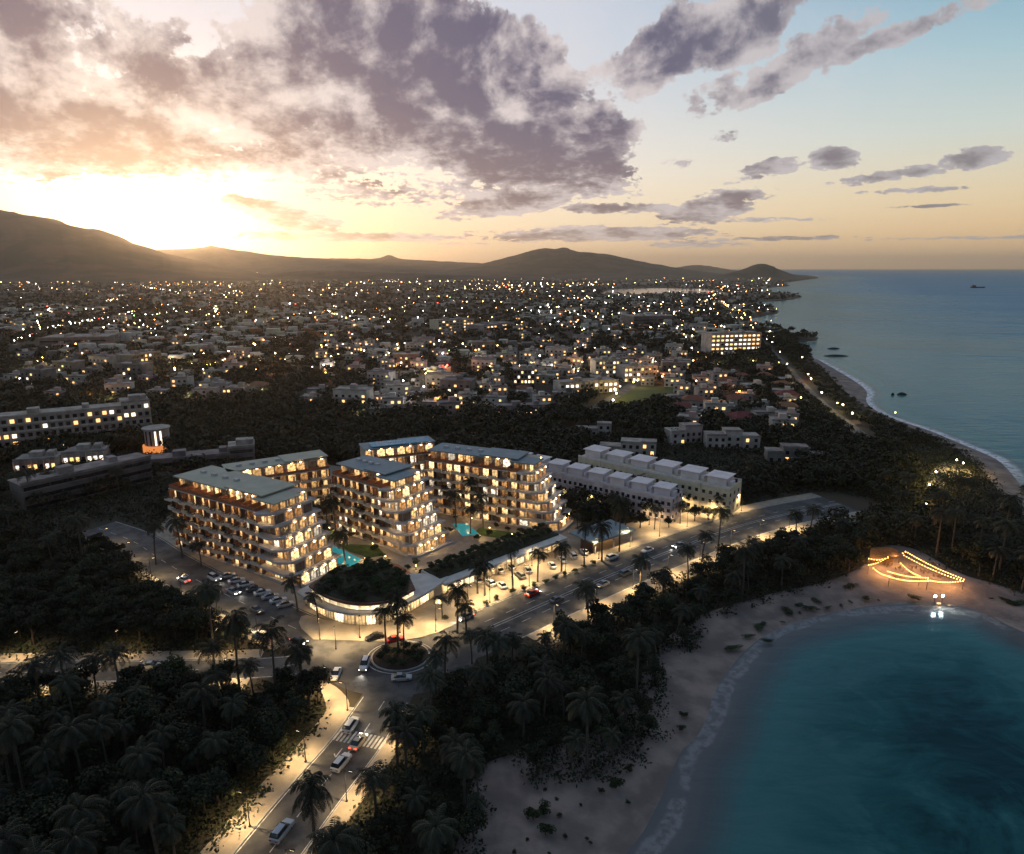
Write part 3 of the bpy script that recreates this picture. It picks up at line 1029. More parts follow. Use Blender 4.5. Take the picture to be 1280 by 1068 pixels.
for i in range(len(t2) - 1):
    a, b = t2[i], t2[i + 1]
    an, ln = seg(a, b)
    obj('light_strip', MB().obox(0, 0, 4.9, 5.7, ln * .97, .1, 0).mesh('light_strip', [shopW2]), pod, ((a[0] + b[0]) / 2, (a[1] + b[1]) / 2, 0), an)
obj('roof', MB().prism(rf_f + rf_b, 6.22, 6.75).mesh('roof', [finM]), pod)
obj('roof_soil', MB().prism(offs(rf_f, .7)[1:-1] + rf_b, 6.752, 6.9).mesh('roof_soil', [mat('roof_soil', (.045, .05, .025), .95, col2=(.03, .028, .018), vscale=.8)]), pod)
PODTOP = offs(rf_f, 1.2)[1:-1] + rf_b

strp = thing('shop_row', 'long low row of lit shops facing the hotel car park', 'shop building')
S0, S1 = at(552, 744), at(700, 686)
aS, lS = seg(S0, S1)
strp.location = (S0[0], S0[1], 0)
strp.rotation_euler = (0, 0, aS)
obj('wall', MB().box(0, 0, 0, lS, 8, 4.2).mesh('wall', [white]), strp)
for i in range(12):
    w = lS / 12
    mb = MB().box(-w * .44, -.1, .3, w * .44, -.01, 3.2, 0)
    for u in (-.44, -.02, .42):
        mb.box(w * u, -.16, .2, w * u + .1, -.101, 3.3, 1)
    obj('shop_window', mb.mesh('shop_window', [shopW2 if i in (1, 2, 7) else shopW, railM]), strp, (w * (i + .5), 0, 0))
obj('canopy', MB().box(-.6, -2.6, 3.6, lS + .6, 8.4, 4.35).mesh('canopy', [white]), strp)
obj('roof', MB().box(0, .6, 4.36, lS, 8, 4.7).mesh('roof', [MATS['roof_soil']]), strp)

pv_ = thing('pavilion', 'small flat roofed pavilion with a glowing interior beside the boulevard', 'pavilion')
V0, V1 = at(742, 694), at(788, 678)
aV, lV = seg(V0, V1)
pv_.location = (V0[0], V0[1], 0)
pv_.rotation_euler = (0, 0, aV)
obj('roof', MB().box(-1, -1, 4.0, lV + 1, 10, 4.5).mesh('roof', [roofB]), pv_)
obj('wall', MB().box(.5, 6, 0, lV, 6.3, 3.99).box(.5, 1.2, 0, 1.0, 6, 3.99).mesh('wall', [finM]), pv_)
obj('window', MB().box(1.2, 5.8, .2, lV - .2, 5.95, 3.6).mesh('window', [WIN[1]]), pv_)
for x in (.2, lV * .5, lV - .4):
    obj('column', MB().box(x, -.5, 0, x + .3, -.2, 3.99).mesh('column', [slabM]), pv_)

# ------------------------------------------------------------------ the two rows of white terraced houses
pinkM = mat('pinkish_white_render', (.78, .67, .65), .8, col2=(.50, .42, .42), vscale=.3)
creamM = mat('cream_render', (.72, .63, .44), .8, col2=(.54, .48, .35), vscale=.3)
pale = mat('pale_roof_render', (.80, .71, .69), .8, col2=(.66, .58, .57), vscale=.3)
darkwin = mat('dark_window', (.02, .02, .025), .15, spec=.6)

HWIN = [MB().box(-.55, -.05, 0, .55, .05, 1.25).mesh('window', [darkwin, pale]),
        MB().box(-.55, -.05, 0, .55, .05, 1.25).box(-.75, -.5, -.3, .75, -.06, -.15, 1).mesh('window', [darkwin, pale])]

def terrace_row(label, p0, p1, W, n, m, z, drop, fl, seed):
    a, L = seg(p0, p1)
    t = thing('terraced_houses', label, 'terraced houses', (p0[0], p0[1], 0), a, 'rows of white terraced houses')
    u = L / n
    r = random.Random(seed)
    for i in range(n):
        h = z - drop * i
        x0, x1 = i * u, (i + 1) * u
        b = MB().box(x0, (i % 2) * .25, 0, x1 - .004, W - (i % 2) * .25, h, 0)
        b.box(x0, (i % 2) * .25 - .02, h, x1 - .005, (i % 2) * .25 + .2, h + .8, 1)
        b.box(x0 + .002, W - .5, h, x1 - .006, W - .3, h + .8, 1)
        obj('house_front', b.mesh('house_front', [m, pale]), t)
        rr = MB().box(x0 + u * .12, W * .25, h + .003, x1 - u * .22, W * .8, h + 2.7, 0)
        rr.box(x0 + u * .06, W * .2, h + 2.7, x1 - u * .16, W * .85, h + 2.95, 0)
        rr.box(x1 - u * .2, W * .35, h + .003, x1 - u * .06, W * .6, h + 1.5, 0)
        obj('roof_room', rr.mesh('roof_room', [pale]), t)
        obj('water_tank', MB().tube([(x1 - u * .12, W * .8, h + .004), (x1 - u * .12, W * .8, h + 1.4)], [.55, .55], 10).mesh('water_tank', [darkwin if i % 2 else pale]), t)
        obj('air_conditioner', MB().box(x0 + u * .05, W * .4, h + .004, x0 + u * .05 + .4, W * .4 + .9, h + .7).mesh('air_conditioner', [slabM]), t)
        for k in range(fl):
            zz = 1.3 + (h - 1.2) / fl * k
            for q in range(4):
                obj('window', HWIN[q % 2], t, (x0 + u * (q + .5) / 4, (i % 2) * .25, zz))
    for k in range(fl):
        for q in range(3):
            obj('window', HWIN[0], t, (L, W * (q + .6) / 3.4, 1.4 + 2.9 * k), math.pi / 2)
    return t

terrace_row('pinkish white stepped row of houses right behind the right hotel wing', at(632, 612, 0), at(838, 655, 0), 11, 8, pinkM, 11.0, .35, 3, 1)
terrace_row('long cream lit row of white houses with six roof rooms, farther from the hotel', at(722, 606, 0), at(908, 648, 0), 13, 6, creamM, 11.6, .25, 3, 2)

# ------------------------------------------------------------------ cars
glassM = mat('car_glass', (.015, .017, .02), .08, spec=.7)
tyreM = mat('tyre', (.02, .02, .02), .9)
rimM = mat('wheel_rim', (.45, .45, .47), .3, metal=.8)
headOn = mat('headlight_lit', (.9, .9, .85), .2, emit=(1, .93, .8), estr=40, esample=False)
headOff = mat('headlight_glass', (.6, .62, .65), .15, spec=.6)
tailOn = mat('tail_light_lit', (.4, .01, .01), .3, emit=(1, .05, .02), estr=9, esample=False)
tailOff = mat('tail_light_glass', (.25, .01, .01), .3)
PAINT = {'white': (.62, .62, .61), 'silver': (.36, .37, .38), 'black': (.015, .015, .018), 'red': (.45, .02, .015), 'grey': (.13, .135, .14), 'pale blue': (.22, .30, .40), 'beige': (.42, .36, .27)}
PM = {k: mat('car_paint_' + k.replace(' ', '_'), v, .28, spec=.55, var=.05) for k, v in PAINT.items()}

def loft(mb, secs, mi=0):
    """closed hull through cross sections (x, half width bottom, half width top, z0, z1)"""
    o = []
    for x, wb, wt, z0, z1 in secs:
        zm = z0 + (z1 - z0) * .55
        o += [(x, -wb * .94, z0), (x, -wb, zm), (x, -wt, z1 - .02), (x, -wt * .8, z1), (x, wt * .8, z1), (x, wt, z1 - .02), (x, wb, zm), (x, wb * .94, z0)]
    n = len(secs)
    fs = [tuple(range(7, -1, -1)), tuple(range((n - 1) * 8, n * 8))]
    for i in range(n - 1):
        for k in range(8):
            a, b = i * 8 + k, i * 8 + (k + 1) % 8
            fs.append((a, b, b + 8, a + 8))
    return mb.add(o, fs, mi)

def car_proto(kind, paint, lit):
    t = thing('parked_car', 'car', 'car', (0, 0, 0))
    hx = 2.2 if kind == 'sedan' else 2.3
    b = MB()
    if kind == 'sedan':
        loft(b, [(-2.2, .62, .6, .38, .78), (-2.1, .84, .76, .24, .92), (-1.2, .9, .8, .2, .96), (.4, .9, .8, .2, .95), (1.2, .89, .76, .2, .88), (2.0, .82, .66, .24, .74), (2.2, .6, .55, .36, .62)])
        cab = [(-1.62, .72, .6, .92, .98), (-.95, .76, .6, .93, 1.42), (.1, .76, .6, .93, 1.45), (.98, .74, .58, .88, .95)]
        rf = (-.92, .12, 1.455)
    else:
        loft(b, [(-2.25, .7, .68, .4, 1.0), (-2.15, .9, .8, .28, 1.1), (-1.0, .94, .84, .24, 1.1), (.6, .94, .84, .24, 1.08), (1.4, .92, .8, .24, 1.0), (2.15, .86, .72, .3, .9), (2.3, .66, .6, .42, .74)])
        cab = [(-2.1, .78, .66, 1.06, 1.16), (-1.75, .8, .66, 1.08, 1.68), (.2, .8, .66, 1.08, 1.7), (1.1, .78, .62, 1.0, 1.1)]
        rf = (-1.74, .22, 1.705)
    obj('body', b.mesh('body', [PM[paint]], False), t)
    g = MB()
    loft(g, cab)
    obj('cabin_glass', g.mesh('cabin_glass', [glassM]), t)
    obj('roof', MB().box(rf[0], -.52, rf[2] - .03, rf[1], .52, rf[2] + .02).mesh('roof', [PM[paint]]), t)
    wm = MB().tube([(0, -.1, 0), (0, .1, 0)], [.32, .32], 12, 0).tube([(0, -.112, 0), (0, .112, 0)], [.19, .19], 10, 1).mesh('wheel', [tyreM, rimM])
    for x in (-1.35, 1.38):
        for y in (-.8, .8):
            obj('wheel', wm, t, (x, y, .32))
    for y in (-.55, .55):
        obj('headlight', MB().box(hx - .26, y - .2, .55, hx - .06, y + .2, .70).mesh('headlight', [headOn if lit else headOff]), t)
        obj('tail_light', MB().box(-hx, y - .22, .68, -hx + .14, y + .22, .84).mesh('tail_light', [tailOn if lit else tailOff]), t)
    return t

PROTO = {}
def car(kind, paint, lit):
    k = (kind, paint, lit)
    if k not in PROTO:
        PROTO[k] = car_proto(*k)
        return PROTO[k], True
    return PROTO[k], False

def put_car(px, py, head, paint, lit, label, kind='sedan', z=.05, group=None):
    x, y = at(px, py)
    p, new = car(kind, paint, lit)
    nm = 'moving_car' if lit else 'parked_car'
    if new:
        p.location, p.rotation_euler = (x, y, z), (0, 0, head)
        tag(p, label, 'car', group)
        p.name = nm
        o = p
    else:
        KIDS(p)
        o = place(p, (x, y, z), head, label, 'car', group)
        o.name = nm
    return o

def head_of(line, px, py, rev=False):
    x, y = at(px, py)
    best, bh = 1e9, 0
    for i in range(len(line) - 1):
        d = math.hypot((line[i][0] + line[i + 1][0]) / 2 - x, (line[i][1] + line[i + 1][1]) / 2 - y)
        if d < best:
            best, bh = d, math.atan2(line[i + 1][1] - line[i][1], line[i + 1][0] - line[i][0])
    return bh + (math.pi if rev else 0)

def beam(px, py, head, e=260):
    """the headlamps of a moving car shining on the road"""
    x, y = at(px, py)
    l = bpy.data.lights.new('headlamp', 'SPOT')
    l.energy = e
    l.spot_size = R(75)
    l.spot_blend = .8
    l.shadow_soft_size = .15
    l.color = (1, .93, .8)
    o = bpy.data.objects.new('headlamp', l)
    C.objects.link(o)
    o.location = (x + 2.35 * math.cos(head), y + 2.35 * math.sin(head), .75)
    o.rotation_euler = (Vector((math.cos(head), math.sin(head), -.22))).to_track_quat('-Z', 'Y').to_euler()

G1 = 'cars parked along the left hotel wing'
row1 = [(285, 722, 'silver'), (296, 728, 'white'), (307, 733, 'white'), (318, 738, 'grey'), (328, 743, 'white'), (338, 748, 'silver'), (348, 753, 'white'), (357, 758, 'silver')]
for i, (px, py, c) in enumerate(row1):
    put_car(px, py, aA + R(62), c, False, f'{c} car, {ORD[i]} from the far end of the row parked below the left hotel wing', group=G1)
G2 = 'cars in the car park by the shops'
lot = [(597, 728, 'silver'), (612, 731, 'white'), (627, 734, 'white'), (624, 715, 'white'), (638, 711, 'silver'), (650, 722, 'grey'), (660, 715, 'silver'), (690, 709, 'white'),
       (703, 702, 'silver'), (716, 697, 'white'), (730, 692, 'white')]
for i, (px, py, c) in enumerate(lot):
    put_car(px, py, aS + R(75 if i < 6 else 60), c, False, f'{c} car in the shop car park, {ORD[i]} counting from its roundabout end', 'suv' if i % 4 == 1 else 'sedan', group=G2)
mov = [(230, 727, ST_A, 0, 'white', 1, 'white car with lit headlights driving up the street by the left wood edge', 'sedan'),
       (268, 725, ST_A, 1, 'white', 1, 'white car with headlights on coming down the street beside the parked row', 'suv'),
       (292, 742, ST_A, 1, 'silver', 1, 'silver car with red tail lights on the street beside the parked row', 'sedan'),
       (321, 765, ST_A, 1, 'grey', 0, 'grey car on the street close to the end of the parked row', 'sedan'),
       (326, 797, ST_A, 0, 'white', 1, 'white car with lights on among palms left of the roundabout', 'suv'),
       (374, 804, ST_A, 1, 'black', 1, 'black car throwing a bright headlight pool, coming to the roundabout from the left street', 'sedan'),
       (468, 799, ST_B, 1, 'black', 0, 'dark car crossing in front of the curved shop podium', 'sedan'),
       (494, 802, ST_B, 0, 'red', 0, 'red car behind the planted roundabout island', 'sedan'),
       (456, 834, ST_S, 0, 'white', 1, 'white car with two bright headlights left of the roundabout island, facing us', 'suv'),
       (420, 846, ST_S, 0, 'white', 0, 'white car turning along the curved pavement left of the roundabout', 'sedan'),
       (502, 850, ST_W, 1, 'silver', 0, 'silver car passing the near side of the roundabout island', 'sedan'),
       (439, 910, ST_S, 1, 'white', 0, 'white car stopped just beyond the zebra crossing', 'suv'),
       (448, 931, ST_S, 1, 'beige', 1, 'beige car on the near side of the zebra crossing', 'sedan'),
       (427, 957, ST_S, 1, 'white', 0, 'white car behind the painted road arrows on the near road', 'suv'),
       (353, 1043, ST_S, 1, 'pale blue', 0, 'pale blue car nearest the camera on the road at the bottom edge', 'suv'),
       (112, 838, ST_W, 0, 'white', 0, 'white car on the west road behind the trees, farther left', 'sedan'),
       (190, 835, ST_W, 1, 'silver', 0, 'silver car on the west road near the round bushy tree', 'sedan'),
       (582, 774, ST_B, 1, 'white', 1, 'white car with bright headlights beside the palm pair on the boulevard', 'sedan'),
       (666, 744, ST_B, 0, 'red', 1, 'bright red car driving on the boulevard past the shop car park', 'sedan'),
       (696, 752, ST_B, 0, 'grey', 0, 'grey car on the boulevard just ahead of the red one on the near lane', 'sedan'),
       (753, 733, ST_B, 1, 'silver', 0, 'silver car on the near lane of the boulevard in a lit patch', 'sedan'),
       (782, 719, ST_B, 0, 'grey', 0, 'grey car on the boulevard left of the lone kerbside palm', 'suv'),
       (809, 690, ST_B, 1, 'white', 0, 'white car on the far lane of the boulevard beyond the pavilion', 'sedan'),
       (848, 684, ST_B, 1, 'silver', 1, 'silver car farthest along the boulevard towards the dark trees', 'sedan'),
       (765, 699, ST_B, 0, 'white', 0, 'white car waiting at the pavilion forecourt by the boulevard', 'suv')]
for px, py, ln, rev, c, lit, lab, kind in mov:
    h = head_of(ln, px, py, rev)
    if py == 850:
        h = math.pi * .03
    if py == 834:
        h = -math.pi / 2
    put_car(px, py, h, c, bool(lit), lab, kind, group='cars on the streets')
    if lit:
        beam(px, py, h, 700 if 'bright' in lab else 350)

# ------------------------------------------------------------------ street lamps
lampGlow = mat('lamp_glass', (.9, .8, .6), .3, emit=(1.0, .72, .36), estr=7, esample=False)
poleM = mat('lamp_pole', (.05, .05, .055), .5, metal=.5)
lp_pole = MB().tube([(0, 0, 0), (0, 0, 5.9)], [.09, .055], 6).tube([(0, 0, 5.85), (.5, 0, 6.15), (1.1, 0, 6.2)], [.05, .045, .04], 5).box(-.16, -.16, 0, .16, .16, .25).mesh('pole', [poleM])
lp_head = MB().frustum(.75, -.14, 1.45, .14, 6.12, .8, -.08, 1.4, .08, 6.26, 0).mesh('lamp_head', [poleM])
lp_glass = MB().box(.8, -.11, 6.07, 1.4, .11, 6.117).mesh('lamp_glass', [lampGlow])
LAMPDATA = {}
def lampdata(e, size, col):
    k = (e, size, col)
    if k not in LAMPDATA:
        l = bpy.data.lights.new('lamp_light', 'SPOT')
        l.energy = e * 1.35
        l.spot_size = R(size)
        l.spot_blend = 1.0
        l.shadow_soft_size = .2
        l.color = col
        LAMPDATA[k] = l
    return LAMPDATA[k]
def street_lamp(x, y, h, label, e=3400, size=142, group='street lamps', z=.1):
    t = thing('street_lamp', label, 'street lamp', (x, y, z), h, group)
    obj('pole', lp_pole, t)
    hd = obj('lamp_head', lp_head, t)
    obj('lamp_glass', lp_glass, hd)
    o = bpy.data.objects.new('lamp_light', lampdata(e, size, (1.0, .70, .34)))
    C.objects.link(o)
    o.parent = t
    o.location = (1.1, 0, 6.0)
    return t
def lamp_row(line, d, step, start, where, e=2600, n0=0, stop=99, out=False):
    for i, (x, y, a) in enumerate(along(offs(line, d), step, start)):
        if i >= stop:
            break
        street_lamp(x, y, a + (math.pi / 2 if (d > 0) == out else -math.pi / 2), f'street lamp on {where}, {ORD[min(i, 19)]} from the roundabout', e)
lamp_row(cut(ST_B, 26), 9.8, 14, 4, 'the hotel side of the boulevard', 4200, stop=9, out=True)
lamp_row(cut(ST_B, 24), -9.8, 15, 8, 'the beach side of the boulevard', 5200, stop=8, out=True)
lamp_row(cut(ST_S, 17), 5.9, 16, 9, 'the left pavement of the near road' if False else 'the beach side of the near south road', 3800, stop=3, out=True)
lamp_row(cut(ST_S, 17), -5.9, 15, 3, 'the broad west pavement of the near south road', 4200, stop=4, out=True)
lamp_row(cut(ST_A, 25), 7.7, 17, 8, 'the left street opposite the parked row', 2400, stop=6)
lamp_row(cut(ST_W, 27), 5.0, 17, 4, 'the far side of the west road', 4200, stop=6, out=True)
lamp_row(cut(ST_W, 27), -5.0, 22, 10, 'the near side of the west road', 3000, stop=4, out=True)
for i, (px, py) in enumerate([(400, 800), (450, 798), (500, 792), (545, 776), (585, 758), (612, 738), (640, 722), (665, 708), (545, 790)]):
    x, y = at(px, py)
    street_lamp(x, y, R(-70 + 8 * i), f'street lamp on the shop forecourt, {ORD[i]} from its left end' if i < 8 else 'street lamp at the kerb right of the roundabout palms', 4600, 150)
x, y = at(401, 868)
street_lamp(x, y, R(0), 'street lamp on the curved pavement at the left of the roundabout', 4200)
x, y = at(420, 812)
street_lamp(x, y, R(-80), 'street lamp on the forecourt corner at the left of the roundabout', 4200)
# garden lamps in the courtyards: low glowing posts
gp = MB().tube([(0, 0, 0), (0, 0, 1.0)], [.06, .06], 6).mesh('post', [poleM])
gg = MB().ball((0, 0, 1.15), .17).mesh('globe', [lampGlow])
gl = bpy.data.lights.new('garden_light', 'POINT')
gl.energy = 260
gl.color = (1, .68, .3)
gl.shadow_soft_size = .17
for i, (px, py) in enumerate([(392, 676), (412, 664), (430, 676), (466, 684), (456, 702), (430, 712), (482, 700), (560, 664), (590, 652), (612, 664), (640, 672), (575, 640), (600, 674), (540, 690), (520, 712)]):
    x, y = at(px, py)
    t = thing('garden_lamp', f'low globe garden lamp in the hotel courtyards, {ORD[i]} counting from the left pool', 'garden lamp', (x, y, 0), 0, 'garden lamps')
    obj('post', gp, t)
    obj('globe', gg, t)
    o = bpy.data.objects.new('garden_light', gl)
    C.objects.link(o)
    o.parent = t
    o.location = (0, 0, 1.5)
# ------------------------------------------------------------------ beach restaurant
bulbM = mat('bulb', (1, .8, .5), .3, emit=(1, .46, .11), estr=20, esample=False)
wireM = mat('wire', (.02, .02, .02), .7)
postM = mat('timber_post', (.12, .07, .04), .85)
def string(px0, px1, label, z0=3.2, z1=3.2, sag=.5, n=16, sub=1):
    a, b = at(*px0, z0), at(*px1, z1)
    t = thing('string_lights', label, 'string lights', (a[0], a[1], 0), 0, 'string lights of the beach restaurant')
    dx, dy = b[0] - a[0], b[1] - a[1]
    P = [(dx * i / n, dy * i / n, z0 + (z1 - z0) * i / n - sag * math.sin(math.pi * i / n)) for i in range(n + 1)]
    obj('wire', MB().tube(P, [.02] * len(P), 4).mesh('wire', [wireM]), t)
    for k in range(len(P)):
        if k % sub == 0:
            obj('bulb', BULB, t, (P[k][0], P[k][1], P[k][2] - .12))
BULB = MB().ball((0, 0, 0), .11).mesh('bulb', [bulbM])
for (a, b, lab, n) in [((1086, 688), (1106, 686), 'short string of bulbs at the far left corner of the beach restaurant', 8),
                       ((1086, 698), (1110, 697), 'string of bulbs over the bar at the left of the beach restaurant', 9),
                       ((1086, 706), (1110, 696), 'string of bulbs slanting from the restaurant bar to the sand', 10),
                       ((1112, 692), (1132, 690), 'short string of bulbs behind the thatched roof of the beach restaurant', 8),
                       ((1132, 689), (1205, 724), 'longest string of bulbs along the back edge of the beach restaurant', 30),
                       ((1130, 694), (1200, 725), 'string of bulbs just inside the longest one', 26),
                       ((1126, 704), (1150, 720), 'string of bulbs across the middle of the restaurant sand', 12),
                       ((1092, 710), (1112, 720), 'string of bulbs at the left front corner of the restaurant sand', 10),
                       ((1110, 714), (1160, 722), 'upper of the two front strings of bulbs facing the water', 22),
                       ((1112, 721), (1160, 726), 'lower of the two front strings of bulbs facing the water', 22),
                       ((1160, 725), (1204, 726), 'front string of bulbs at the right corner of the restaurant', 18)]:
    string(a, b, lab, n=int(n * .8))
pm = MB().tube([(0, 0, 0), (0, 0, 3.3)], [.09, .07], 6).mesh('post', [postM])
for i, (px, py) in enumerate([(1086, 688), (1110, 686), (1086, 706), (1132, 690), (1205, 724), (1160, 724), (1112, 720), (1150, 719), (1110, 697)]):
    x, y = at(px, py, 3.2)
    tag(obj('timber_post', pm, None, (x, y, 0)), f'timber post carrying the bulb strings, {ORD[i]} of those round the beach restaurant', 'post', 'posts of the beach restaurant')
pl_ = bpy.data.lights.new('string_glow', 'POINT')
pl_.energy = 1000
pl_.color = (1, .48, .16)
pl_.shadow_soft_size = .5
for (px, py) in [(1096, 692), (1098, 700), (1120, 696), (1145, 700), (1168, 712), (1190, 721), (1130, 712), (1150, 720), (1105, 712), (1178, 724)]:
    x, y = at(px, py, 2.8)
    o = bpy.data.objects.new('string_glow', pl_)
    C.objects.link(o)
    o.location = (x, y, 2.8)
bar = thing('beach_bar', 'open beach bar under a low thatched roof at the left end of the string lights', 'beach bar', (*at(1098, 702), .2), R(8))
thM = mat('thatch', (.13, .085, .045), .95, col2=(.08, .05, .03), vscale=2, bump=.6, bscale=12)
obj('thatched_roof', MB().frustum(-5.5, -3.2, 5.5, 3.2, 2.6, -3.4, -.4, 3.4, .4, 4.3).mesh('thatched_roof', [thM]), bar)
obj('counter', MB().box(-3.5, -1.6, 0, 3.5, -1.0, 1.1).box(-3.7, -1.75, 1.102, 3.7, -.85, 1.18).mesh('counter', [postM]), bar)
for x in (-4.6, 4.6):
    for y in (-2.4, 2.4):
        obj('post', MB().tube([(x, y, 0), (x, y, 2.75)], [.1, .1], 6).mesh('post', [postM]), bar)
# tables on the sand
tb = [MB().tube([(0, 0, .7), (0, 0, .75)], [.6, .6], 12).mesh('table_top', [postM]), MB().tube([(0, 0, 0), (0, 0, .7)], [.07, .05], 6).mesh('table_leg', [postM])]
stl = MB().box(-.2, -.2, .4, .2, .2, .45).box(-.2, -.2, .45, -.16, .2, .9).box(-.18, -.18, 0, -.13, -.13, .4).box(.13, -.18, 0, .18, -.13, .4).box(-.18, .13, 0, -.13, .18, .4).box(.13, .13, 0, .18, .18, .4).mesh('chair', [postM])
for i, (px, py) in enumerate([(1110, 708), (1124, 714), (1140, 712), (1136, 722), (1155, 718), (1172, 722), (1120, 724), (1165, 708), (1185, 723), (1150, 706)]):
    x, y = at(px, py)
    t = thing('dining_table', f'round timber table on the restaurant sand, {ORD[i]} counting from the bar', 'table', (x, y, .3), i, 'beach restaurant tables')
    obj('table_top', tb[0], t)
    obj('table_leg', tb[1], t)
    for k in range(3):
        an = k * 2.1 + i
        tag(obj('beach_chair', stl, None, (x + 1.0 * math.cos(an), y + 1.0 * math.sin(an), .3), an + math.pi), f'timber chair, {ORD[k]} round the {ORD[i]} restaurant table from the bar', 'chair', 'beach restaurant chairs')
# the pair of floodlights at the water
fl = mat('flood_glass', (1, 1, 1), .2, emit=(.92, .95, 1.0), estr=70, esample=False)
for i, (px, py) in enumerate([(1169, 745.5), (1178.5, 745)]):
    x, y = at(px, py, 2.2)
    t = thing('floodlight', ('left' if i == 0 else 'right') + ' one of the two white floodlights at the edge of the bay', 'floodlight', (x, y, -.1), 0, 'floodlights on the beach')
    obj('post', MB().tube([(0, 0, 0), (0, 0, 2.1)], [.08, .06], 6).mesh('post', [poleM]), t)
    obj('housing', MB().box(-.3, 0, 2.0, .3, .35, 2.6).mesh('housing', [poleM]), t)
    obj('lamp_glass', MB().box(-.26, -.1, 2.05, .26, -.003, 2.55).mesh('lamp_glass', [fl]), t)
    l = bpy.data.lights.new('flood', 'SPOT')
    l.energy = 700
    l.spot_size = R(150)
    l.spot_blend = .6
    l.shadow_soft_size = .5
    l.color = (.85, 1.0, .92)
    o = bpy.data.objects.new('flood', l)
    C.objects.link(o)
    o.parent = t
    o.location = (0, -.4, 2.3)
    o.rotation_euler = Vector((0, -1, -.12)).to_track_quat('-Z', 'Y').to_euler()

# lamps in the lane between the two rows of white houses
a2, l2 = seg(at(722, 606), at(908, 648))
for i in range(6):
    q = l2 * (i + .6) / 6
    bx, by = at(722, 606)
    x, y = bx + math.cos(a2) * q + math.sin(a2) * 5.5, by + math.sin(a2) * q - math.cos(a2) * 5.5
    street_lamp(x, y, a2 + math.pi / 2, f'lamp in the lane before the cream row of houses, {ORD[i]} from its far end', 5000, 160)

a3, l3 = seg(at(632, 612), at(838, 655))  # lamps added to brighten the pinkish row, standing behind the trees
for i in range(6):
    q = l3 * (i + .5) / 6
    bx, by = at(632, 612)
    x, y = bx + math.cos(a3) * q + math.sin(a3) * 5.0, by + math.sin(a3) * q - math.cos(a3) * 5.0
    street_lamp(x, y, a3 + math.pi / 2, f'added lamp brightening the pinkish row of houses, {ORD[i]} from its far end', 3600, 165)

# ------------------------------------------------------------------ trees
leafA = mat('leaf_dark', (.024, .030, .015), .75, col2=(.014, .018, .010), vscale=.5, objrand=.35, spec=.2)
leafB = mat('leaf_olive', (.058, .056, .024), .75, col2=(.03, .032, .016), vscale=.5, objrand=.35, spec=.2)
leafC = mat('leaf_green', (.05, .08, .022), .7, col2=(.03, .055, .018), vscale=.5, objrand=.3, spec=.2)
barkM = mat('bark', (.075, .06, .048), .95, col2=(.05, .04, .032), vscale=3, bump=.5, bscale=10)
palmL = mat('palm_leaf', (.042, .044, .024), .6, col2=(.026, .029, .017), vscale=.7, objrand=.3, spec=.3)
palmD = mat('dry_palm_leaf', (.14, .10, .06), .9)
palmB = mat('palm_bark', (.12, .10, .08), .95, col2=(.08, .065, .05), vscale=4, bump=.5, bscale=8)

def crown_pts(seed, n, Rr, Hh, flat=.75, lobes=9):
    r = np.random.default_rng(seed)
    L = []
    for i in range(lobes):
        a = r.uniform(0, 6.28)
        q = r.uniform(.15, .68) * Rr
        L.append((q * math.cos(a), q * math.sin(a), Hh * r.uniform(.52, .9), Rr * r.uniform(.28, .52)))
    L.append((0, 0, Hh * .8, Rr * .5))
    cs, ns = [], []
    w = np.array([l[3] ** 2 for l in L])
    for l, k in zip(L, (n * w / w.sum()).astype(int)):
        d = r.normal(size=(k, 3))
        d /= np.linalg.norm(d, axis=1, keepdims=True)
        d[:, 2] = np.where(d[:, 2] < -.35, -d[:, 2], d[:, 2])
        rad = l[3] * (r.uniform(0, 1, k) ** .22) * (1 + .16 * np.sin(d[:, 0] * 7 + seed) * np.cos(d[:, 1] * 6))
        cs.append(np.array(l[:3]) + d * rad[:, None] * np.array([1, 1, flat]))
        ns.append(d + r.normal(size=(k, 3)) * .55 + np.array([0, 0, .35]))
    return np.concatenate(cs), np.concatenate(ns), L

def make_tree(seed, n=1500, Rr=3.6, Hh=7.5, leaf=.42, flat=.75, mats=None, lobes=9):
    c, nn, L = crown_pts(seed, n, Rr, Hh, flat, lobes)
    r = np.random.default_rng(seed + 50)
    s = r.uniform(.6, 1.25, len(c)) * leaf
    mi = (r.uniform(0, 1, len(c)) > .72).astype(int)
    crown = quads_mesh('crown', np_quads(c, nn, s, 1.5, seed), mats or [leafA, leafB], mi)
    mb = MB().tube([(0, 0, 0), (.1, .05, Hh * .25), (.05, -.1, Hh * .5), (0, 0, Hh * .75)], [Rr * .075, Rr * .055, Rr * .04, .04], 7)
    for l in L[:6]:
        mb.tube([(.05, 0, Hh * .33), (l[0] * .5, l[1] * .5, (Hh * .33 + l[2]) / 2 + .2), (l[0], l[1], l[2])], [Rr * .035, Rr * .022, .02], 5)
    return crown, mb.mesh('trunk', [barkM])

TREES = [make_tree(s, 1700, 3.4 + .35 * (s % 4), 6.8 + .6 * (s % 3), .40, .62 + .08 * (s % 4), None, 8 + s % 5) for s in range(9)]
GREEN = [make_tree(s + 30, 1700, 3.2, 6.2, .36, .8, [leafC, leafA], 11) for s in range(3)]
SCRUB = [make_tree(s + 60, 900, 2.3, 2.6, .30, .55, [leafA, leafC], 10) for s in range(4)]

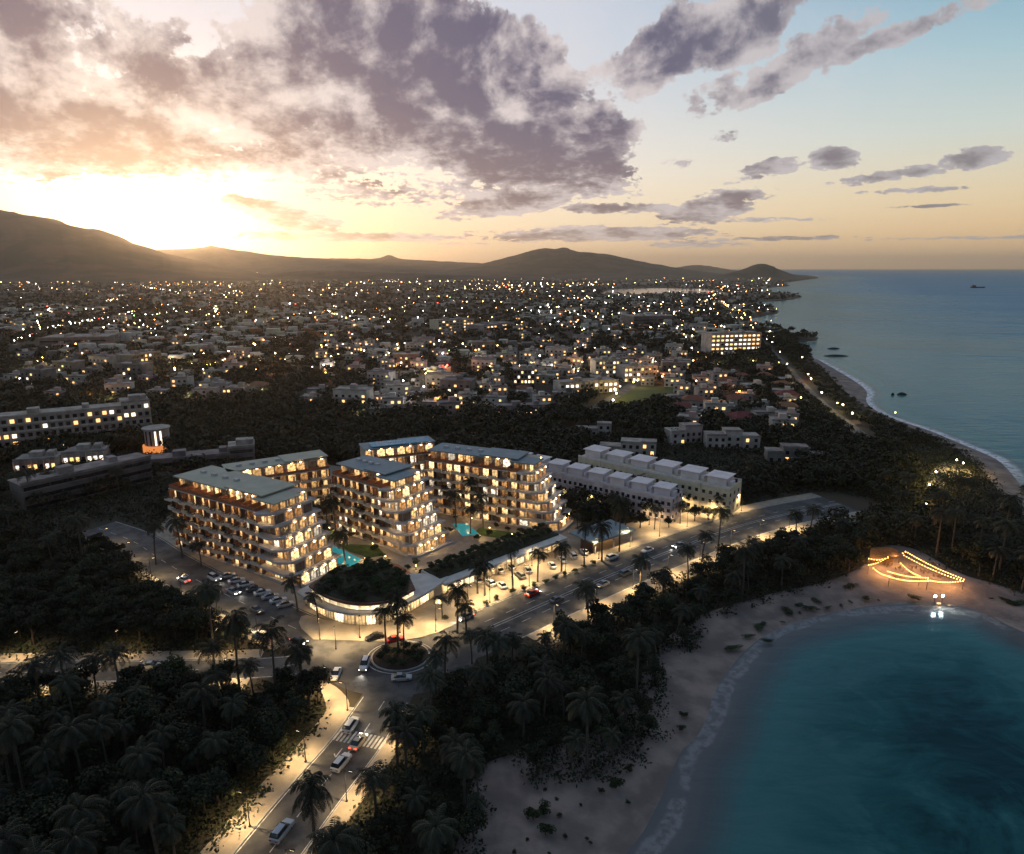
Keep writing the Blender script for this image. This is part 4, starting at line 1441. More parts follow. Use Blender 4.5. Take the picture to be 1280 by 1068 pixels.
def make_palm(seed, hgt, fr=20, fl_=3.6, lean=.06, fan=False):
    r = random.Random(seed)
    tr = []
    lx, ly = r.uniform(-1, 1) * lean * hgt, r.uniform(-1, 1) * lean * hgt
    for i in range(9):
        t = i / 8
        tr.append((lx * t * t, ly * t * t, hgt * t))
    trunk = MB().tube(tr, [.24 - .10 * i / 8 + (.05 if i == 0 else 0) for i in range(9)], 7).mesh('trunk', [palmB])
    vs, fs, mi = [], [], []
    top = Vector(tr[-1])
    for f in range(fr):
        a = f * 2.399 + r.uniform(-.2, .2)
        e0 = R(78 - 95 * (f / fr) + r.uniform(-8, 8))       # youngest fronds stand up, old ones hang
        L = fl_ * r.uniform(.85, 1.1)
        n = 9
        P, D = [], []
        p, e = top.copy(), e0
        for k in range(n + 1):
            P.append(p.copy())
            d = Vector((math.cos(a) * math.cos(e), math.sin(a) * math.cos(e), math.sin(e)))
            D.append(d)
            p = p + d * (L / n)
            e -= R(9 + 5 * k / n + (4 if e > 0 else 0))
        side = Vector((-math.sin(a), math.cos(a), 0))
        dry = 1 if f > fr - 3 else 0
        for k in range(n):                                  # the rib of the frond
            o = len(vs)
            w = .05 * (1 - k / n) + .012
            vs += [P[k] - side * w, P[k] + side * w, P[k + 1] + side * w, P[k + 1] - side * w]
            fs.append((o, o + 1, o + 2, o + 3))
            mi.append(dry)
        m = 15
        for k in range(1, m):
            t = k / m * n
            i = min(int(t), n - 1)
            q = P[i].lerp(P[i + 1], t - i)
            d = D[i]
            up = side.cross(d)
            ln = fl_ * .27 * math.sin(math.pi * (.12 + .86 * k / m)) * r.uniform(.85, 1.15)
            for s in (-1, 1):
                tip = q + (side * s * .80 + d * .55 - up * s * 0 + Vector((0, 0, -.42 - .2 * r.random()))) * ln
                mid_ = q.lerp(tip, .5) + Vector((0, 0, .1 * ln))
                o = len(vs)
                w = d * .085
                vs += [q - w * .6, q + w * .6, mid_ + w, tip, mid_ - w]
                fs.append((o, o + 1, o + 2, o + 3, o + 4))
                mi.append(dry)
    mb = MB()
    mb.v = [tuple(v) for v in vs]
    mb.f, mb.mi = fs, mi
    return mb.mesh('crown', [palmL, palmD]), trunk

PALMS = [make_palm(i, h, f, l, le) for i, (h, f, l, le) in enumerate([(8.5, 22, 3.4, .05), (10, 24, 3.6, .08), (7, 20, 3.3, .10), (11.5, 24, 3.8, .06), (6, 22, 3.2, .05), (9, 20, 3.7, .13)])]

TREEC = [0, 0, 0]
def put_tree(lib, x, y, z, s, label, cat, group, name, rz=None, ti=None):
    i = rnd.randrange(len(lib)) if ti is None else ti
    t = thing(name, label, cat, (x, y, z), rnd.uniform(0, 6.28) if rz is None else rz, group, s)
    obj('crown', lib[i][0], t)
    obj('trunk', lib[i][1], t)
    return t

def palm(px, py, hpx, label, group=None, ti=None):
    """palm standing at a ground position, its crown hpx photo pixels above the foot"""
    x, y = at(px, py)
    d = math.hypot(math.hypot(x, y), H)
    h = hpx * d / FPX * 1.08
    i = rnd.randrange(len(PALMS)) if ti is None else ti
    hs = [8.5, 10, 7, 11.5, 6, 9][i]
    t = put_tree(PALMS, x, y, 0, 1, label, 'palm tree', group, 'palm_tree', ti=i)
    k = h / hs
    t.scale = (max(.75, min(1.15, k ** .5)), max(.75, min(1.15, k ** .5)), k)
    # keep the crown's own proportions
    return t

named = [(483, 818, 50, 'tall palm on the left of the roundabout island, with a clean bare trunk'), (505, 815, 40, 'shorter full palm on the right of the roundabout island'), (498, 816, 62, 'tallest palm on the roundabout island, standing behind the other two'),
         (572, 792, 50, 'left palm of the close pair beside the boulevard right of the roundabout'), (583, 795, 34, 'right, shorter palm of the close pair beside the boulevard'), (553, 774, 24, 'small young palm on the forecourt right of the curved shops'),
         (641, 740, 56, 'tall palm on the kerb strip between car park and boulevard, nearest the red car'), (672, 728, 36, 'palm on the kerb strip just right of the red car'), (702, 715, 30, 'palm on the kerb strip, second beyond the red car'),
         (730, 708, 46, 'tall palm in front of the shop row near the pavilion'), (752, 702, 40, 'palm left of the pavilion roof'), (774, 690, 54, 'tall palm rising right behind the pavilion'),
         (800, 736, 34, 'lone palm on the beach side kerb of the boulevard with a straight trunk'), (733, 762, 28, 'bushy palm on the beach side kerb, left of the lone one'), (877, 706, 34, 'palm on the beach side of the boulevard where it meets the dark trees'),
         (897, 694, 50, 'tall palm at the far end of the boulevard, right of the cream houses'), (606, 745, 38, 'palm at the car park entrance beside a grey bush'), (597, 742, 30, 'low palm at the car park entrance, left of its neighbour'),
         (432, 710, 40, 'tall palm at the corner of the long turquoise pool'), (410, 676, 44, 'palm behind the long pool in front of the middle wing'), (420, 668, 36, 'palm in the back of the first courtyard'), (395, 668, 30, 'palm at the left of the first courtyard'),
         (488, 680, 34, 'palm against the left front of the middle wing'), (402, 690, 30, 'palm between the stepped end of the left wing and its pool'), (455, 672, 34, 'palm in the lawn of the first courtyard'),
         (570, 660, 40, 'palm at the left of the small pool'), (590, 650, 44, 'palm behind the small pool'), (604, 660, 36, 'palm at the right of the small pool'), (588, 668, 30, 'low palm in front of the small pool'), (640, 654, 34, 'palm against the front of the right wing'), (560, 642, 32, 'palm deep in the second courtyard'),
         (228, 698, 40, 'palm at the far corner of the left wing'), (252, 708, 24, 'short palm on the street before the left wing'), (195, 706, 40, 'tall palm left of the left wing, at the edge of the wood'), (372, 764, 34, 'palm at the street corner beside the curved shops'), (398, 778, 30, 'palm before the left end of the curved shops'), (405, 770, 34, 'palm close to the wall of the curved shops')]
for i, (px, py, hh, lab) in enumerate(named):
    palm(px, py, hh, lab, 'palms round the hotel')
front = [(300, 868, 80, 'tall palm left of the roundabout, in front of the west road'), (346, 880, 78, 'broad palm beside the near pavement curve, left of the roundabout'), (380, 884, 62, 'palm overhanging the near pavement curve'), (275, 880, 62, 'palm in the wood before the west road, left of the tall one'),
         (395, 1075, 78, 'palm at the bottom edge standing over the near road'), (497, 958, 60, 'palm beside the zebra crossing with drooping fronds'), (556, 862, 58, 'tall palm right of the roundabout against the light'), (545, 875, 50, 'lower palm right of the roundabout'),
         (610, 850, 52, 'palm on the verge below the lit boulevard'), (590, 830, 34, 'palm at the boulevard verge near the roundabout'), (640, 830, 30, 'small palm by the boulevard on its beach side')]
for px, py, hh, lab in front:
    palm(px, py, hh, lab, 'palms by the near road')
tx, ty = at(222, 868)
put_tree(GREEN, tx, ty, 0, 1.25, 'round bushy green tree standing on the near side of the west road', 'tree', None, 'round_tree', ti=0)
tx, ty = at(258, 776)
put_tree(GREEN, tx, ty, 0, 1.3, 'round green tree at the wood edge on the left street', 'tree', None, 'round_tree', ti=1)

BLOCK = plaza
def is_free(x, y, marg=2.0):
    for nm, ln, hw in ROADS:
        w = hw + (6.5 if ln is ST_S else 8.5 if ln is ST_B else 5.5 if ln is ST_W else 4.5)
        if nm == 'coast_road':
            w = 8.5
        if dline(x, y, ln) < w - 2.5 + marg:
            return False
    if math.hypot(x - RC[0], (y - RC[1]) * 1.1) < 20:
        return False
    return not inpoly(x, y, CURVE)
CURVE = ats([(420, 930), (440, 885), (420, 850), (382, 846), (396, 864), (404, 888), (400, 915), (385, 930)])

def sea_or_sand(x, y):
    return not inpoly(x, y, LANDV)
LANDV = ([(-60, -900), (-20, 20)] + offs(VEG, 1.0) + ats([(1480, 790), (1500, 740), (1440, 705)]) + offs(VEG2, 1.0) + HEADS + [(4300, 11000), (5200, 16000), (3000, 26000), (-9000, 42000), (-43000, 42000), (-43000, -900)])

# spots of open wood near the camera, by jittered grid
spots = []
g = 4.3
yy = 58.0
while yy < 330:
    w = yy * .86 + 12
    xx = -w
    while xx < w:
        x, y = xx + rnd.uniform(-2, 2), yy + rnd.uniform(-2, 2)
        xx += g * (1 + (yy - 58) / 420)
        if not is_free(x, y) or sea_or_sand(x, y) or inpoly(x, y, BLOCK):
            continue
        spots.append((x, y))
    yy += g * (1 + (yy - 58) / 420)
CLEARINGS = [ats([(22, 648), (200, 606), (205, 640), (20, 690)]), ats([(735, 604), (965, 606), (1010, 590), (960, 552), (740, 556)]), ats([(165, 604), (322, 588), (322, 606), (170, 622)]), ats([(-20, 585), (215, 560), (215, 590), (-20, 620)])]
def zone(x, y):
    px, py = proj(x, y, 4)
    if px < 330 and py > 690 and dline(x, y, ST_W) < 300 and y > ST_W[-1][1] - 1 + (0):
        return 'the wood between west road and hotel street'
    if px < 460 and x < -25:
        return 'the dark wood at the lower left'
    if y < 165 and x > -40:
        return 'the coastal thicket at the lower middle'
    if x > 40 and y < 300:
        return 'the grove behind the bay at the right'
    return 'the wood behind the hotel'
npalm = ntree = 0
rest = []
for (x, y) in spots:
    if any(inpoly(x, y, c) for c in CLEARINGS):
        continue
    zn = zone(x, y)
    px, py = proj(x, y, 5)
    if px < -60 or px > 1340 or py > 1180:
        continue
    pf = {'the dark wood at the lower left': .38, 'the coastal thicket at the lower middle': .30, 'the grove behind the bay at the right': .28}.get(zn, .06)
    if y < 262 and rnd.random() < pf and npalm < 250:
        npalm += 1
        put_tree(PALMS, x, y, 0, rnd.uniform(.68, 1.28), f'palm growing among the trees of {zn}', 'palm tree', 'palms of ' + zn, 'palm_tree')
    elif dline(x, y, VEG2) < 28:
        continue
    elif ntree < 292:
        ntree += 1
        near_beach = dline(x, y, VEG) < 13 and y < 170
        if near_beach:
            put_tree(TREES, x, y, 0, rnd.uniform(.55, .8), 'low wind clipped broadleaf tree at the edge of the sand', 'tree', 'trees at the edge of the sand', 'broadleaf_tree')
        else:
            put_tree(TREES, x, y, 0, rnd.uniform(.75, 1.15), 'dark broadleaf tree in ' + zn, 'tree', 'trees of ' + zn, 'broadleaf_tree')
    else:
        rest.append((x, y, rnd.uniform(5.5, 9)))

# bushes: island, hedges, beach scrub
def bush(px, py, s, label, group=None, lib=SCRUB, z=0.0, zat=0.0):
    x, y = at(px, py, zat)
    put_tree(lib, x, y, z, s, label, 'bush', group, 'bush')
for i, (px, py) in enumerate([(478, 826), (490, 833), (505, 835), (520, 830), (526, 822), (512, 822), (496, 822), (484, 819), (508, 812), (520, 815)]):
    bush(px, py, .62, f'dark bush on the roundabout island, {ORD[i]} counting from the left front', 'bushes on the island', z=.3)
hedge = [(640, 742), (655, 738), (668, 734), (682, 730), (694, 725), (706, 720), (718, 716), (730, 711), (742, 706), (608, 757), (556, 776), (620, 750)]
for i, (px, py) in enumerate(hedge):
    bush(px, py, .45, f'low bush between car park and boulevard, {ORD[i]} along the strip from the red car', 'hedge bushes by the car park')
sand_b = [(640, 1010), (655, 1032), (672, 1020), (690, 1040), (660, 1052), (682, 1062), (705, 1030), (720, 1045), (735, 1048), (700, 1056), (648, 1060), (735, 1010), (700, 1000), (752, 1000), (845, 890), (852, 905), (846, 920), (770, 985), (782, 1000), (668, 985), (780, 975)]
for i, (px, py) in enumerate(sand_b):
    bush(px + rnd.uniform(-14, 14), py + rnd.uniform(-10, 10), .16 + .5 * rnd.random() ** 2, 'low green scrub bush growing out of the near beach sand', 'scrub on the near sand')
wr = [(930, 800), (945, 790), (960, 783), (978, 776), (995, 770), (1012, 764), (1030, 760), (1048, 757), (1066, 753), (1084, 752), (920, 812), (985, 762), (1002, 760), (1020, 756), (1100, 749), (955, 800), (1150, 748), (1140, 750), (1060, 735), (1250, 752), (1262, 757), (1275, 760), (1240, 748), (1262, 748)]
wrk = []
for i, (px, py) in enumerate(wr):
    x, y = at(px + rnd.uniform(-7, 7), py + rnd.uniform(-4, 3))
    q = rnd.uniform(.4, 1.5)
    put_tree(SCRUB, x, y, .1, (.8 * q, .45 * q, .2 * q), 'low dark creeping shrub on the sand round the bay', 'shrub', 'creeping shrubs on the bay beach', 'shrub')
# plants on the podium roof
for i in range(100):
    for _ in range(50):
        x = rnd.uniform(min(p[0] for p in PODTOP), max(p[0] for p in PODTOP))
        y = rnd.uniform(min(p[1] for p in PODTOP), max(p[1] for p in PODTOP))
        if inpoly(x, y, PODTOP):
            break
    put_tree(SCRUB, x, y, 6.8, rnd.uniform(.4, .62), 'dark shrub planted on the roof of the curved shop podium', 'shrub', 'shrubs of the podium roof garden', 'roof_shrub')
# shrubs along the roof of the shop row and the hotel gardens
for i in range(34):
    q = (i + .5) / 34 * lS
    x, y = S0[0] + math.cos(aS) * q - math.sin(aS) * (3 + 4 * (i % 2)), S0[1] + math.sin(aS) * q + math.cos(aS) * (3 + 4 * (i % 2))
    put_tree(SCRUB, x, y, 4.6, rnd.uniform(.5, .75), 'shrub on the roof of the long shop row', 'shrub', 'shrubs on the shop row roof', 'roof_shrub')

# garden planting of the hotel and the belt of trees before the white houses
for i, (px, py) in enumerate([(690, 640), (712, 645), (730, 652), (748, 655), (765, 657), (782, 660), (800, 660), (818, 662), (836, 660), (705, 655), (722, 662), (742, 664), (760, 668), (850, 655), (868, 652), (885, 650), (900, 645), (735, 640), (755, 645), (775, 650)]):
    x, y = at(px, py)
    if i % 3 == 1:
        put_tree(PALMS, x, y, 0, rnd.uniform(.7, .95), 'palm in the belt of trees before the white terraced houses', 'palm tree', 'palms before the terraced houses', 'palm_tree')
    else:
        put_tree(TREES, x, y, 0, rnd.uniform(.5, .72), 'dark tree in the belt between the white terraced houses and the boulevard', 'tree', 'trees before the terraced houses', 'broadleaf_tree')
gb = [(395, 672), (405, 668), (425, 676), (440, 672), (470, 690), (478, 698), (460, 706), (430, 714), (445, 714), (486, 706), (510, 712), (530, 720), (545, 712), (560, 706), (575, 700), (592, 690), (610, 684), (630, 676), (645, 680), (660, 672), (560, 668), (598, 676), (610, 670), (585, 645), (570, 650), (540, 716), (520, 706), (620, 660), (635, 664), (650, 666)]
for i, (px, py) in enumerate(gb):
    bush(px, py, rnd.uniform(.5, .8), 'rounded garden shrub in the planted courtyards between the hotel wings', 'shrubs of the hotel courtyards')

# low growth that covers the woodland floor and creeps out over the sand
def undergrowth():
    r = np.random.default_rng(77)
    cs, ss = [], []
    y = 55.0
    while y < 345:
        st = 1.35 * (1 + (y - 55) / 160)
        x = -(y * .84 + 10)
        while x < y * .84 + 10:
            qx, qy = x + rnd.uniform(-.8, .8) * st, y + rnd.uniform(-.8, .8) * st
            x += st
            if not is_free(qx, qy, -1.2) or inpoly(qx, qy, BLOCK):
                continue
            if sea_or_sand(qx, qy):
                d = dline(qx, qy, VEG)
                if d > 1.3 or mnoise.noise(Vector((qx * .22, qy * .22, 5))) < .02 + d * .08 or inpoly(qx, qy, SANDP):
                    continue
            h = (.7 + 1.1 * abs(mnoise.noise(Vector((qx * .12, qy * .12, 2))))) * (1 + (y - 55) / 400)
            n = 22
            lift = .45 if dline(qx, qy, VEG) < 14 else 0
            p = r.normal(size=(n, 3)) * np.array([.5 * st, .5 * st, .26 * h]) + np.array([qx, qy, h * .6 + lift])
            p[:, 2] = np.maximum(p[:, 2], .08)
            cs.append(p)
            ss.append(np.full(n, .36 * (st / 1.35) ** .8) * r.uniform(.6, 1.3, n))
        y += st
    c = np.concatenate(cs)
    nn = r.normal(size=c.shape) * .7 + np.array([0, 0, .8])
    mi = (r.uniform(0, 1, len(c)) > .8).astype(int)
    struct('undergrowth', quads_mesh('undergrowth', np_quads(c, nn, np.concatenate(ss), 1.5, 3), [leafA, leafB], mi), 'stuff')
SANDP = ats([(1095, 694), (1118, 688), (1150, 692), (1205, 726), (1190, 735), (1100, 722)])
undergrowth()

# the tree cover of the town and the far woods: nobody could count it
def canopy(name, pts, mats, nq, seed, k=1.0):
    r = np.random.default_rng(seed)
    cs, ns, ss = [], [], []
    for (x, y, h) in pts:
        d = math.hypot(x, y)
        n = int(max(10, min(420, nq * (260 / d) ** 1.25)))
        Rr = h * .55
        u = r.normal(size=(n, 3))
        u /= np.linalg.norm(u, axis=1, keepdims=True)
        u[:, 2] = np.abs(u[:, 2]) * 1.0 - .15
        lob = 1 + .25 * np.sin(u[:, 0] * 5 + x) * np.cos(u[:, 1] * 5 + y)
        c = u * (Rr * r.uniform(.55, 1, n) * lob)[:, None]
        c[:, 2] = h * .52 + c[:, 2] * .85
        c[:, 0] += x
        c[:, 1] += y
        cs.append(c)
        ns.append(u + r.normal(size=(n, 3)) * .5 + np.array([0, 0, .3]))
        ss.append(np.full(n, Rr * 2.6 / math.sqrt(n) * k) * r.uniform(.6, 1.3, n))
    c = np.concatenate(cs)
    s = np.concatenate(ss)
    mi = (r.uniform(0, 1, len(c)) > .75).astype(int)
    struct(name, quads_mesh(name, np_quads(c, np.concatenate(ns), s, 1.4, seed), mats, mi), 'stuff')

# ------------------------------------------------------------------ town
TW = {'white': mat('town_white', (.56, .48, .42), .85, col2=(.36, .31, .27), vscale=.2, objrand=.2), 'pale pink': mat('town_pink', (.52, .36, .30), .85, col2=(.42, .29, .24), vscale=.2, objrand=.15),  # warm light of the orange sky is put into the white wall colour
      'grey': mat('town_grey', (.22, .19, .17), .85, col2=(.13, .115, .105), vscale=.2, objrand=.2), 'cream': mat('town_cream', (.55, .47, .34), .85, col2=(.45, .38, .28), vscale=.2, objrand=.15)}
RF = {'flat': mat('town_flat_roof', (.38, .32, .28), .9, col2=(.2, .17, .15), vscale=.25, objrand=.25), 'red': mat('red_tiles', (.24, .085, .05), .85, col2=(.17, .06, .04), vscale=.5, objrand=.2)}
wlit = [mat('town_window_warm', (.1, .08, .05), .3, emit=(1, .56, .2), estr=2.0, esample=False), mat('town_window_white', (.1, .1, .1), .3, emit=(1, .82, .58), estr=2.4, esample=False), darkwin]
_box = {}
def hw(w, h, k):
    key = (w, h, k)
    if key not in _box:
        _box[key] = MB().box(-w / 2, -.06, 0, w / 2, .05, h).mesh('window', [wlit[k]])
    return _box[key]

def house_proto(kind, col, seed):
    r = random.Random(seed)
    w, d, h = {'low': (12, 9, 3.6), 'two': (11, 9, 6.6), 'villa': (15, 10, 6.4), 'block': (20, 11, 11.0), 'tile': (12, 10, 4.2)}[kind]
    t = thing('town_house', 'house', 'house')
    b = MB().box(-w / 2, -d / 2, 0, w / 2, d / 2, h)
    if kind == 'villa':
        b.box(-w / 2 - 4, -d / 2 + 1, 0, -w / 2 - .003, d / 2 - 1, 3.4)
    obj('wall', b.mesh('wall', [TW[col]]), t)
    rf = MB()
    if kind == 'tile':
        a = [(-w / 2 - .6, -d / 2 - .6, h), (w / 2 + .6, -d / 2 - .6, h), (w / 2 + .6, d / 2 + .6, h), (-w / 2 - .6, d / 2 + .6, h), (-w * .22, 0, h + 2.2), (w * .22, 0, h + 2.2)]
        rf.add(a, [(0, 1, 5, 4), (2, 3, 4, 5), (1, 2, 5), (3, 0, 4), (3, 2, 1, 0)])
        obj('roof', rf.mesh('roof', [RF['red']]), t)
    else:
        rf.box(-w / 2 - .25, -d / 2 - .25, h + .003, w / 2 + .25, d / 2 + .25, h + .25)
        rf.box(-w / 2 - .25, -d / 2 - .25, h + .25, w / 2 + .25, -d / 2, h + .8)
        rf.box(-w / 2 - .25, d / 2, h + .25, w / 2 + .25, d / 2 + .25, h + .8)
        if kind == 'villa':
            rf.box(-w / 2 - 4.2, -d / 2 + .8, 3.403, -w / 2 - .26, d / 2 - .8, 3.75)
        o = obj('roof', rf.mesh('roof', [RF['flat']]), t)
        x = r.uniform(-w * .3, w * .2)
        obj('roof_room', MB().box(x, -1.5, h + .253, x + 3.4, 2, h + 2.7).mesh('roof_room', [TW[col]]), t)
        if kind in ('two', 'low'):
            obj('water_tank', MB().tube([(x + 5, 1, h + .253), (x + 5, 1, h + 1.7)], [.7, .7], 8).mesh('water_tank', [darkwin if seed % 2 else RF['flat']]), t)
    fl = max(1, int(h / 3))
    nw = max(3, int(w / 4))
    for k in range(fl):
        for i in range(nw):
            q = r.random()
            kk = 0 if q < .16 else 1 if q < .24 else 2
            obj('window', hw(1.6, 1.4, kk), t, (-w / 2 + w * (i + .5) / nw, -d / 2, .9 + 3.05 * k))
    if kind == 'block':
        for k in range(1, fl):
            obj('balcony', MB().box(-w / 2, -d / 2 - 1.3, 3.05 * k, w / 2, -d / 2 - .07, 3.05 * k + .2).box(-w / 2, -d / 2 - 1.3, 3.05 * k + .2, w / 2, -d / 2 - 1.2, 3.05 * k + 1.0).mesh('balcony', [TW[col]]), t)
    return t

HP = []
for s, (k, c) in enumerate([('low', 'white'), ('low', 'cream'), ('low', 'grey'), ('two', 'white'), ('two', 'white'), ('two', 'pale pink'), ('two', 'grey'), ('villa', 'white'), ('villa', 'cream'), ('block', 'white'), ('block', 'grey'), ('tile', 'pale pink'), ('tile', 'white')]):
    p = house_proto(k, c, s)
    KIDS(p)
    HP.append([p, k, c, 0])
KW = {'low': 'low one storey flat roofed house', 'two': 'two storey flat roofed house', 'villa': 'villa with a lower side wing', 'block': 'three storey block with long balconies', 'tile': 'house with a red hip roof'}
USED = []
def free_spot(x, y, rr):
    for a, b, c in USED:
        if (x - a) ** 2 + (y - b) ** 2 < (rr + c) ** 2:
            return False
    return True
def put_house(i, x, y, rz, where, s=1.0):
    p = HP[i]
    lab = f'{p[2]} {KW[p[1]]} {where}'
    if p[3] == 0:
        p[3] = 1
        p[0].location, p[0].rotation_euler, p[0].scale = (x, y, 0), (0, 0, rz), (s, s, s)
        tag(p[0], lab, 'house', 'houses ' + where)
    else:
        place(p[0], (x, y, 0), rz, lab, 'house', 'houses ' + where, s)
    USED.append((x, y, 9 * s))

# -- buildings one can name
def slab_block(name, label, cat, p0, p1, W, fl, fh, col, win, seed, nb=None, band=False, lit=(.25, .1), roof='flat', sx=1.0):
    a, L = seg(p0, p1)
    t = thing(name, label, cat, (p0[0], p0[1], 0), a)
    h = fl * fh
    r = random.Random(seed)
    obj('wall', MB().box(0, 0, 0, L, W, h).mesh('wall', [TW[col]]), t)
    obj('roof', MB().box(-.3, -.3, h + .003, L + .3, W + .3, h + .3).box(-.3, -.3, h + .3, L + .3, -.05, h + 1.0).box(L * .3, W * .3, h + .303, L * .3 + 5, W * .7, h + 2.6).box(L * .7, W * .4, h + .303, L * .7 + 3, W * .8, h + 2.2).mesh('roof', [RF['flat']]), t)
    nb = nb or max(3, int(L / 4))
    cnt = 0
    for k in range(fl):
        if band:
            obj('window_band', MB().box(.6, -.05, fh * k + 1.1, L - .6, .04, fh * k + 2.4).mesh('window_band', [darkwin]), t)
            obj('ledge', MB().box(-.1, -.5, fh * k + .75, L + .1, -.06, fh * k + 1.0).mesh('ledge', [TW[col]]), t)
            continue
        if k:
            obj('balcony', MB().box(.2, -1.2, fh * k - .1, L - .2, -.07, fh * k + .1).box(.2, -1.2, fh * k + .1, L - .2, -1.1, fh * k + .9).mesh('balcony', [TW[col]]), t)
        for i in range(nb):
            if cnt >= 95:
                break
            q = r.random()
            kk = 0 if q < lit[0] else 1 if q < lit[0] + lit[1] else 2
            obj('window', hw(round(L / nb * .55, 1), 2.0, kk), t, (L * (i + .5) / nb, 0, fh * k + .5))
            cnt += 1
        if k == 0:
            for i in range(nb + 1):
                obj('pier', MB().box(L * i / nb - .12, -1.3, 0, L * i / nb + .12, -.08, h).mesh('pier', [TW[col]]), t)
    n = 12
    for i in range(n + 1):
        USED.append((p0[0] + (p1[0] - p0[0]) * i / n - math.sin(a) * W / 2, p0[1] + (p1[1] - p0[1]) * i / n + math.cos(a) * W / 2, W * .6))
    return t

slab_block('apartment_block', 'long white four storey apartment block at the far left with a grid of balconies', 'apartment block', at(-14, 572), at(158, 552), 14, 5, 3.5, 'white', 0, 3, nb=18, lit=(.16, .08))
slab_block('apartment_block', 'white windowed end block joined to the right end of the long left apartments', 'apartment block', at(158, 552), at(192, 548), 15, 5, 3.9, 'white', 0, 4, nb=4, lit=(.1, .1))
slab_block('office_block', 'dark three storey block with long horizontal window bands at the left, behind the wood', 'office block', at(32, 642), at(192, 602), 11, 3, 3.4, 'grey', 0, 5, band=True)
slab_block('office_block', 'long low grey block with open decks left of the hotel, reaching behind the trees', 'office block', at(172, 600), at(318, 586), 11, 2, 3.6, 'grey', 0, 6, band=True)
slab_block('office_block', 'short grey three storey stair block at the right end of the low grey block', 'office block', at(288, 590), at(320, 587), 12, 3, 3.4, 'grey', 0, 7, band=True)
slab_block('warehouse', 'large plain grey warehouse at the upper left beside the lit main street', 'warehouse', at(50, 436), at(134, 434), 45, 2, 5.5, 'grey', 0, 8, band=True)
slab_block('apartment_block', 'pale grey block standing alone among trees at the upper left', 'apartment block', at(166, 465), at(202, 459), 16, 4, 3.4, 'grey', 0, 9, nb=7)
slab_block('apartment_block', 'pale apartment block in the middle of the town, left of a long flat hall', 'apartment block', at(548, 416), at(592, 413), 22, 4, 4, 'cream', 0, 10, nb=10)
slab_block('hall', 'long flat white hall in the middle of the town', 'hall', at(604, 416), at(642, 411), 30, 2, 4.5, 'white', 0, 11, nb=9)
slab_block('warehouse', 'broad grey warehouse in the right part of the far town', 'warehouse', at(792, 408), at(842, 407), 50, 2, 7, 'grey', 0, 12, band=True)
slab_block('hotel', 'brightly lit white seaside hotel of four storeys at the right, before the headlands', 'hotel', at(888, 444), at(949, 442), 20, 5, 4.2, 'white', 0, 13, nb=11, lit=(.45, .45))
slab_block('shop_building', 'low brightly lit white building behind the wood, centre of the town', 'shop building', at(620, 519), at(690, 517), 10, 1, 4.6, 'white', 0, 14, nb=12, lit=(.3, .5))
slab_block('apartment_block', 'white block of three storeys facing the green field', 'apartment block', at(700, 494), at(772, 490), 14, 2, 4.0, 'white', 0, 15, nb=12, lit=(.2, .4))
slab_block('apartment_block', 'tall grey block left of the field', 'apartment block', at(642, 486), at(668, 486), 14, 4, 3.4, 'grey', 0, 16, nb=6)
slab_block('apartment_block', 'white block above the field, second row', 'apartment block', at(744, 474), at(778, 473), 14, 4, 3.6, 'white', 0, 17, nb=8)
slab_block('apartment_block', 'long white block of flats beyond the field, left one', 'apartment block', at(780, 478), at(820, 476), 14, 3, 3.8, 'white', 0, 18, nb=8)

def villa(label, px, py, parts, rz, col='white', lit=.1):
    x, y = at(px, py)
    t = thing('white_villa', label, 'house', (x, y, 0), rz, 'white villas behind the terraced houses')
    r = random.Random(px)
    for i, (x0, y0, x1, y1, h) in enumerate(parts):
        obj('wall', MB().box(x0, y0, 0, x1 - .004, y1, h).mesh('wall', [TW[col]]), t)
        obj('roof', MB().box(x0 - .3, y0 - .3, h + .003, x1 + .2, y1 + .3, h + .3).box(x0 - .3, y0 - .3, h + .3, x1 + .2, y0 - .05, h + .9).mesh('roof', [RF['flat']]), t)
        for k in range(int(h / 3)):
            n = max(2, int((x1 - x0) / 3))
            for q in range(n):
                obj('window', hw(1.4, 1.6, 0 if r.random() < lit else 2), t, (x0 + (x1 - x0) * (q + .5) / n, y0, .8 + 3 * k))
    USED.append((x, y, 15))
villa('wide white villa left of two others, partly hidden by a tree', 784, 570, [(-13, 0, -3, 9, 3.5), (-3, -1, 6, 8, 6.4), (6, 1, 13, 9, 6.2)], R(-12))
villa('white three storey villa in the middle of the three beyond the terraced houses', 858, 556, [(-8, 0, 0, 9, 6.6), (0, 2, 9, 10, 8.6)], R(10))
villa('largest white villa right of the middle one, three stepped blocks', 915, 562, [(-12, 0, -3, 9, 6.6), (-3, 2, 5, 10, 8.4), (5, 0, 13, 9, 6.2)], R(-4))
villa('grey villa with a flat roof, half hidden in the grove at the right', 985, 580, [(-9, 0, -2, 8, 5.0), (-2, 2, 9, 10, 6.8), (9, 1, 16, 9, 4)], R(-10), 'grey')
villa('small white house at the left end of the villas, low and long', 742, 546, [(-9, 0, 2, 8, 3.6), (2, 1, 9, 8, 6.2)], R(-6))
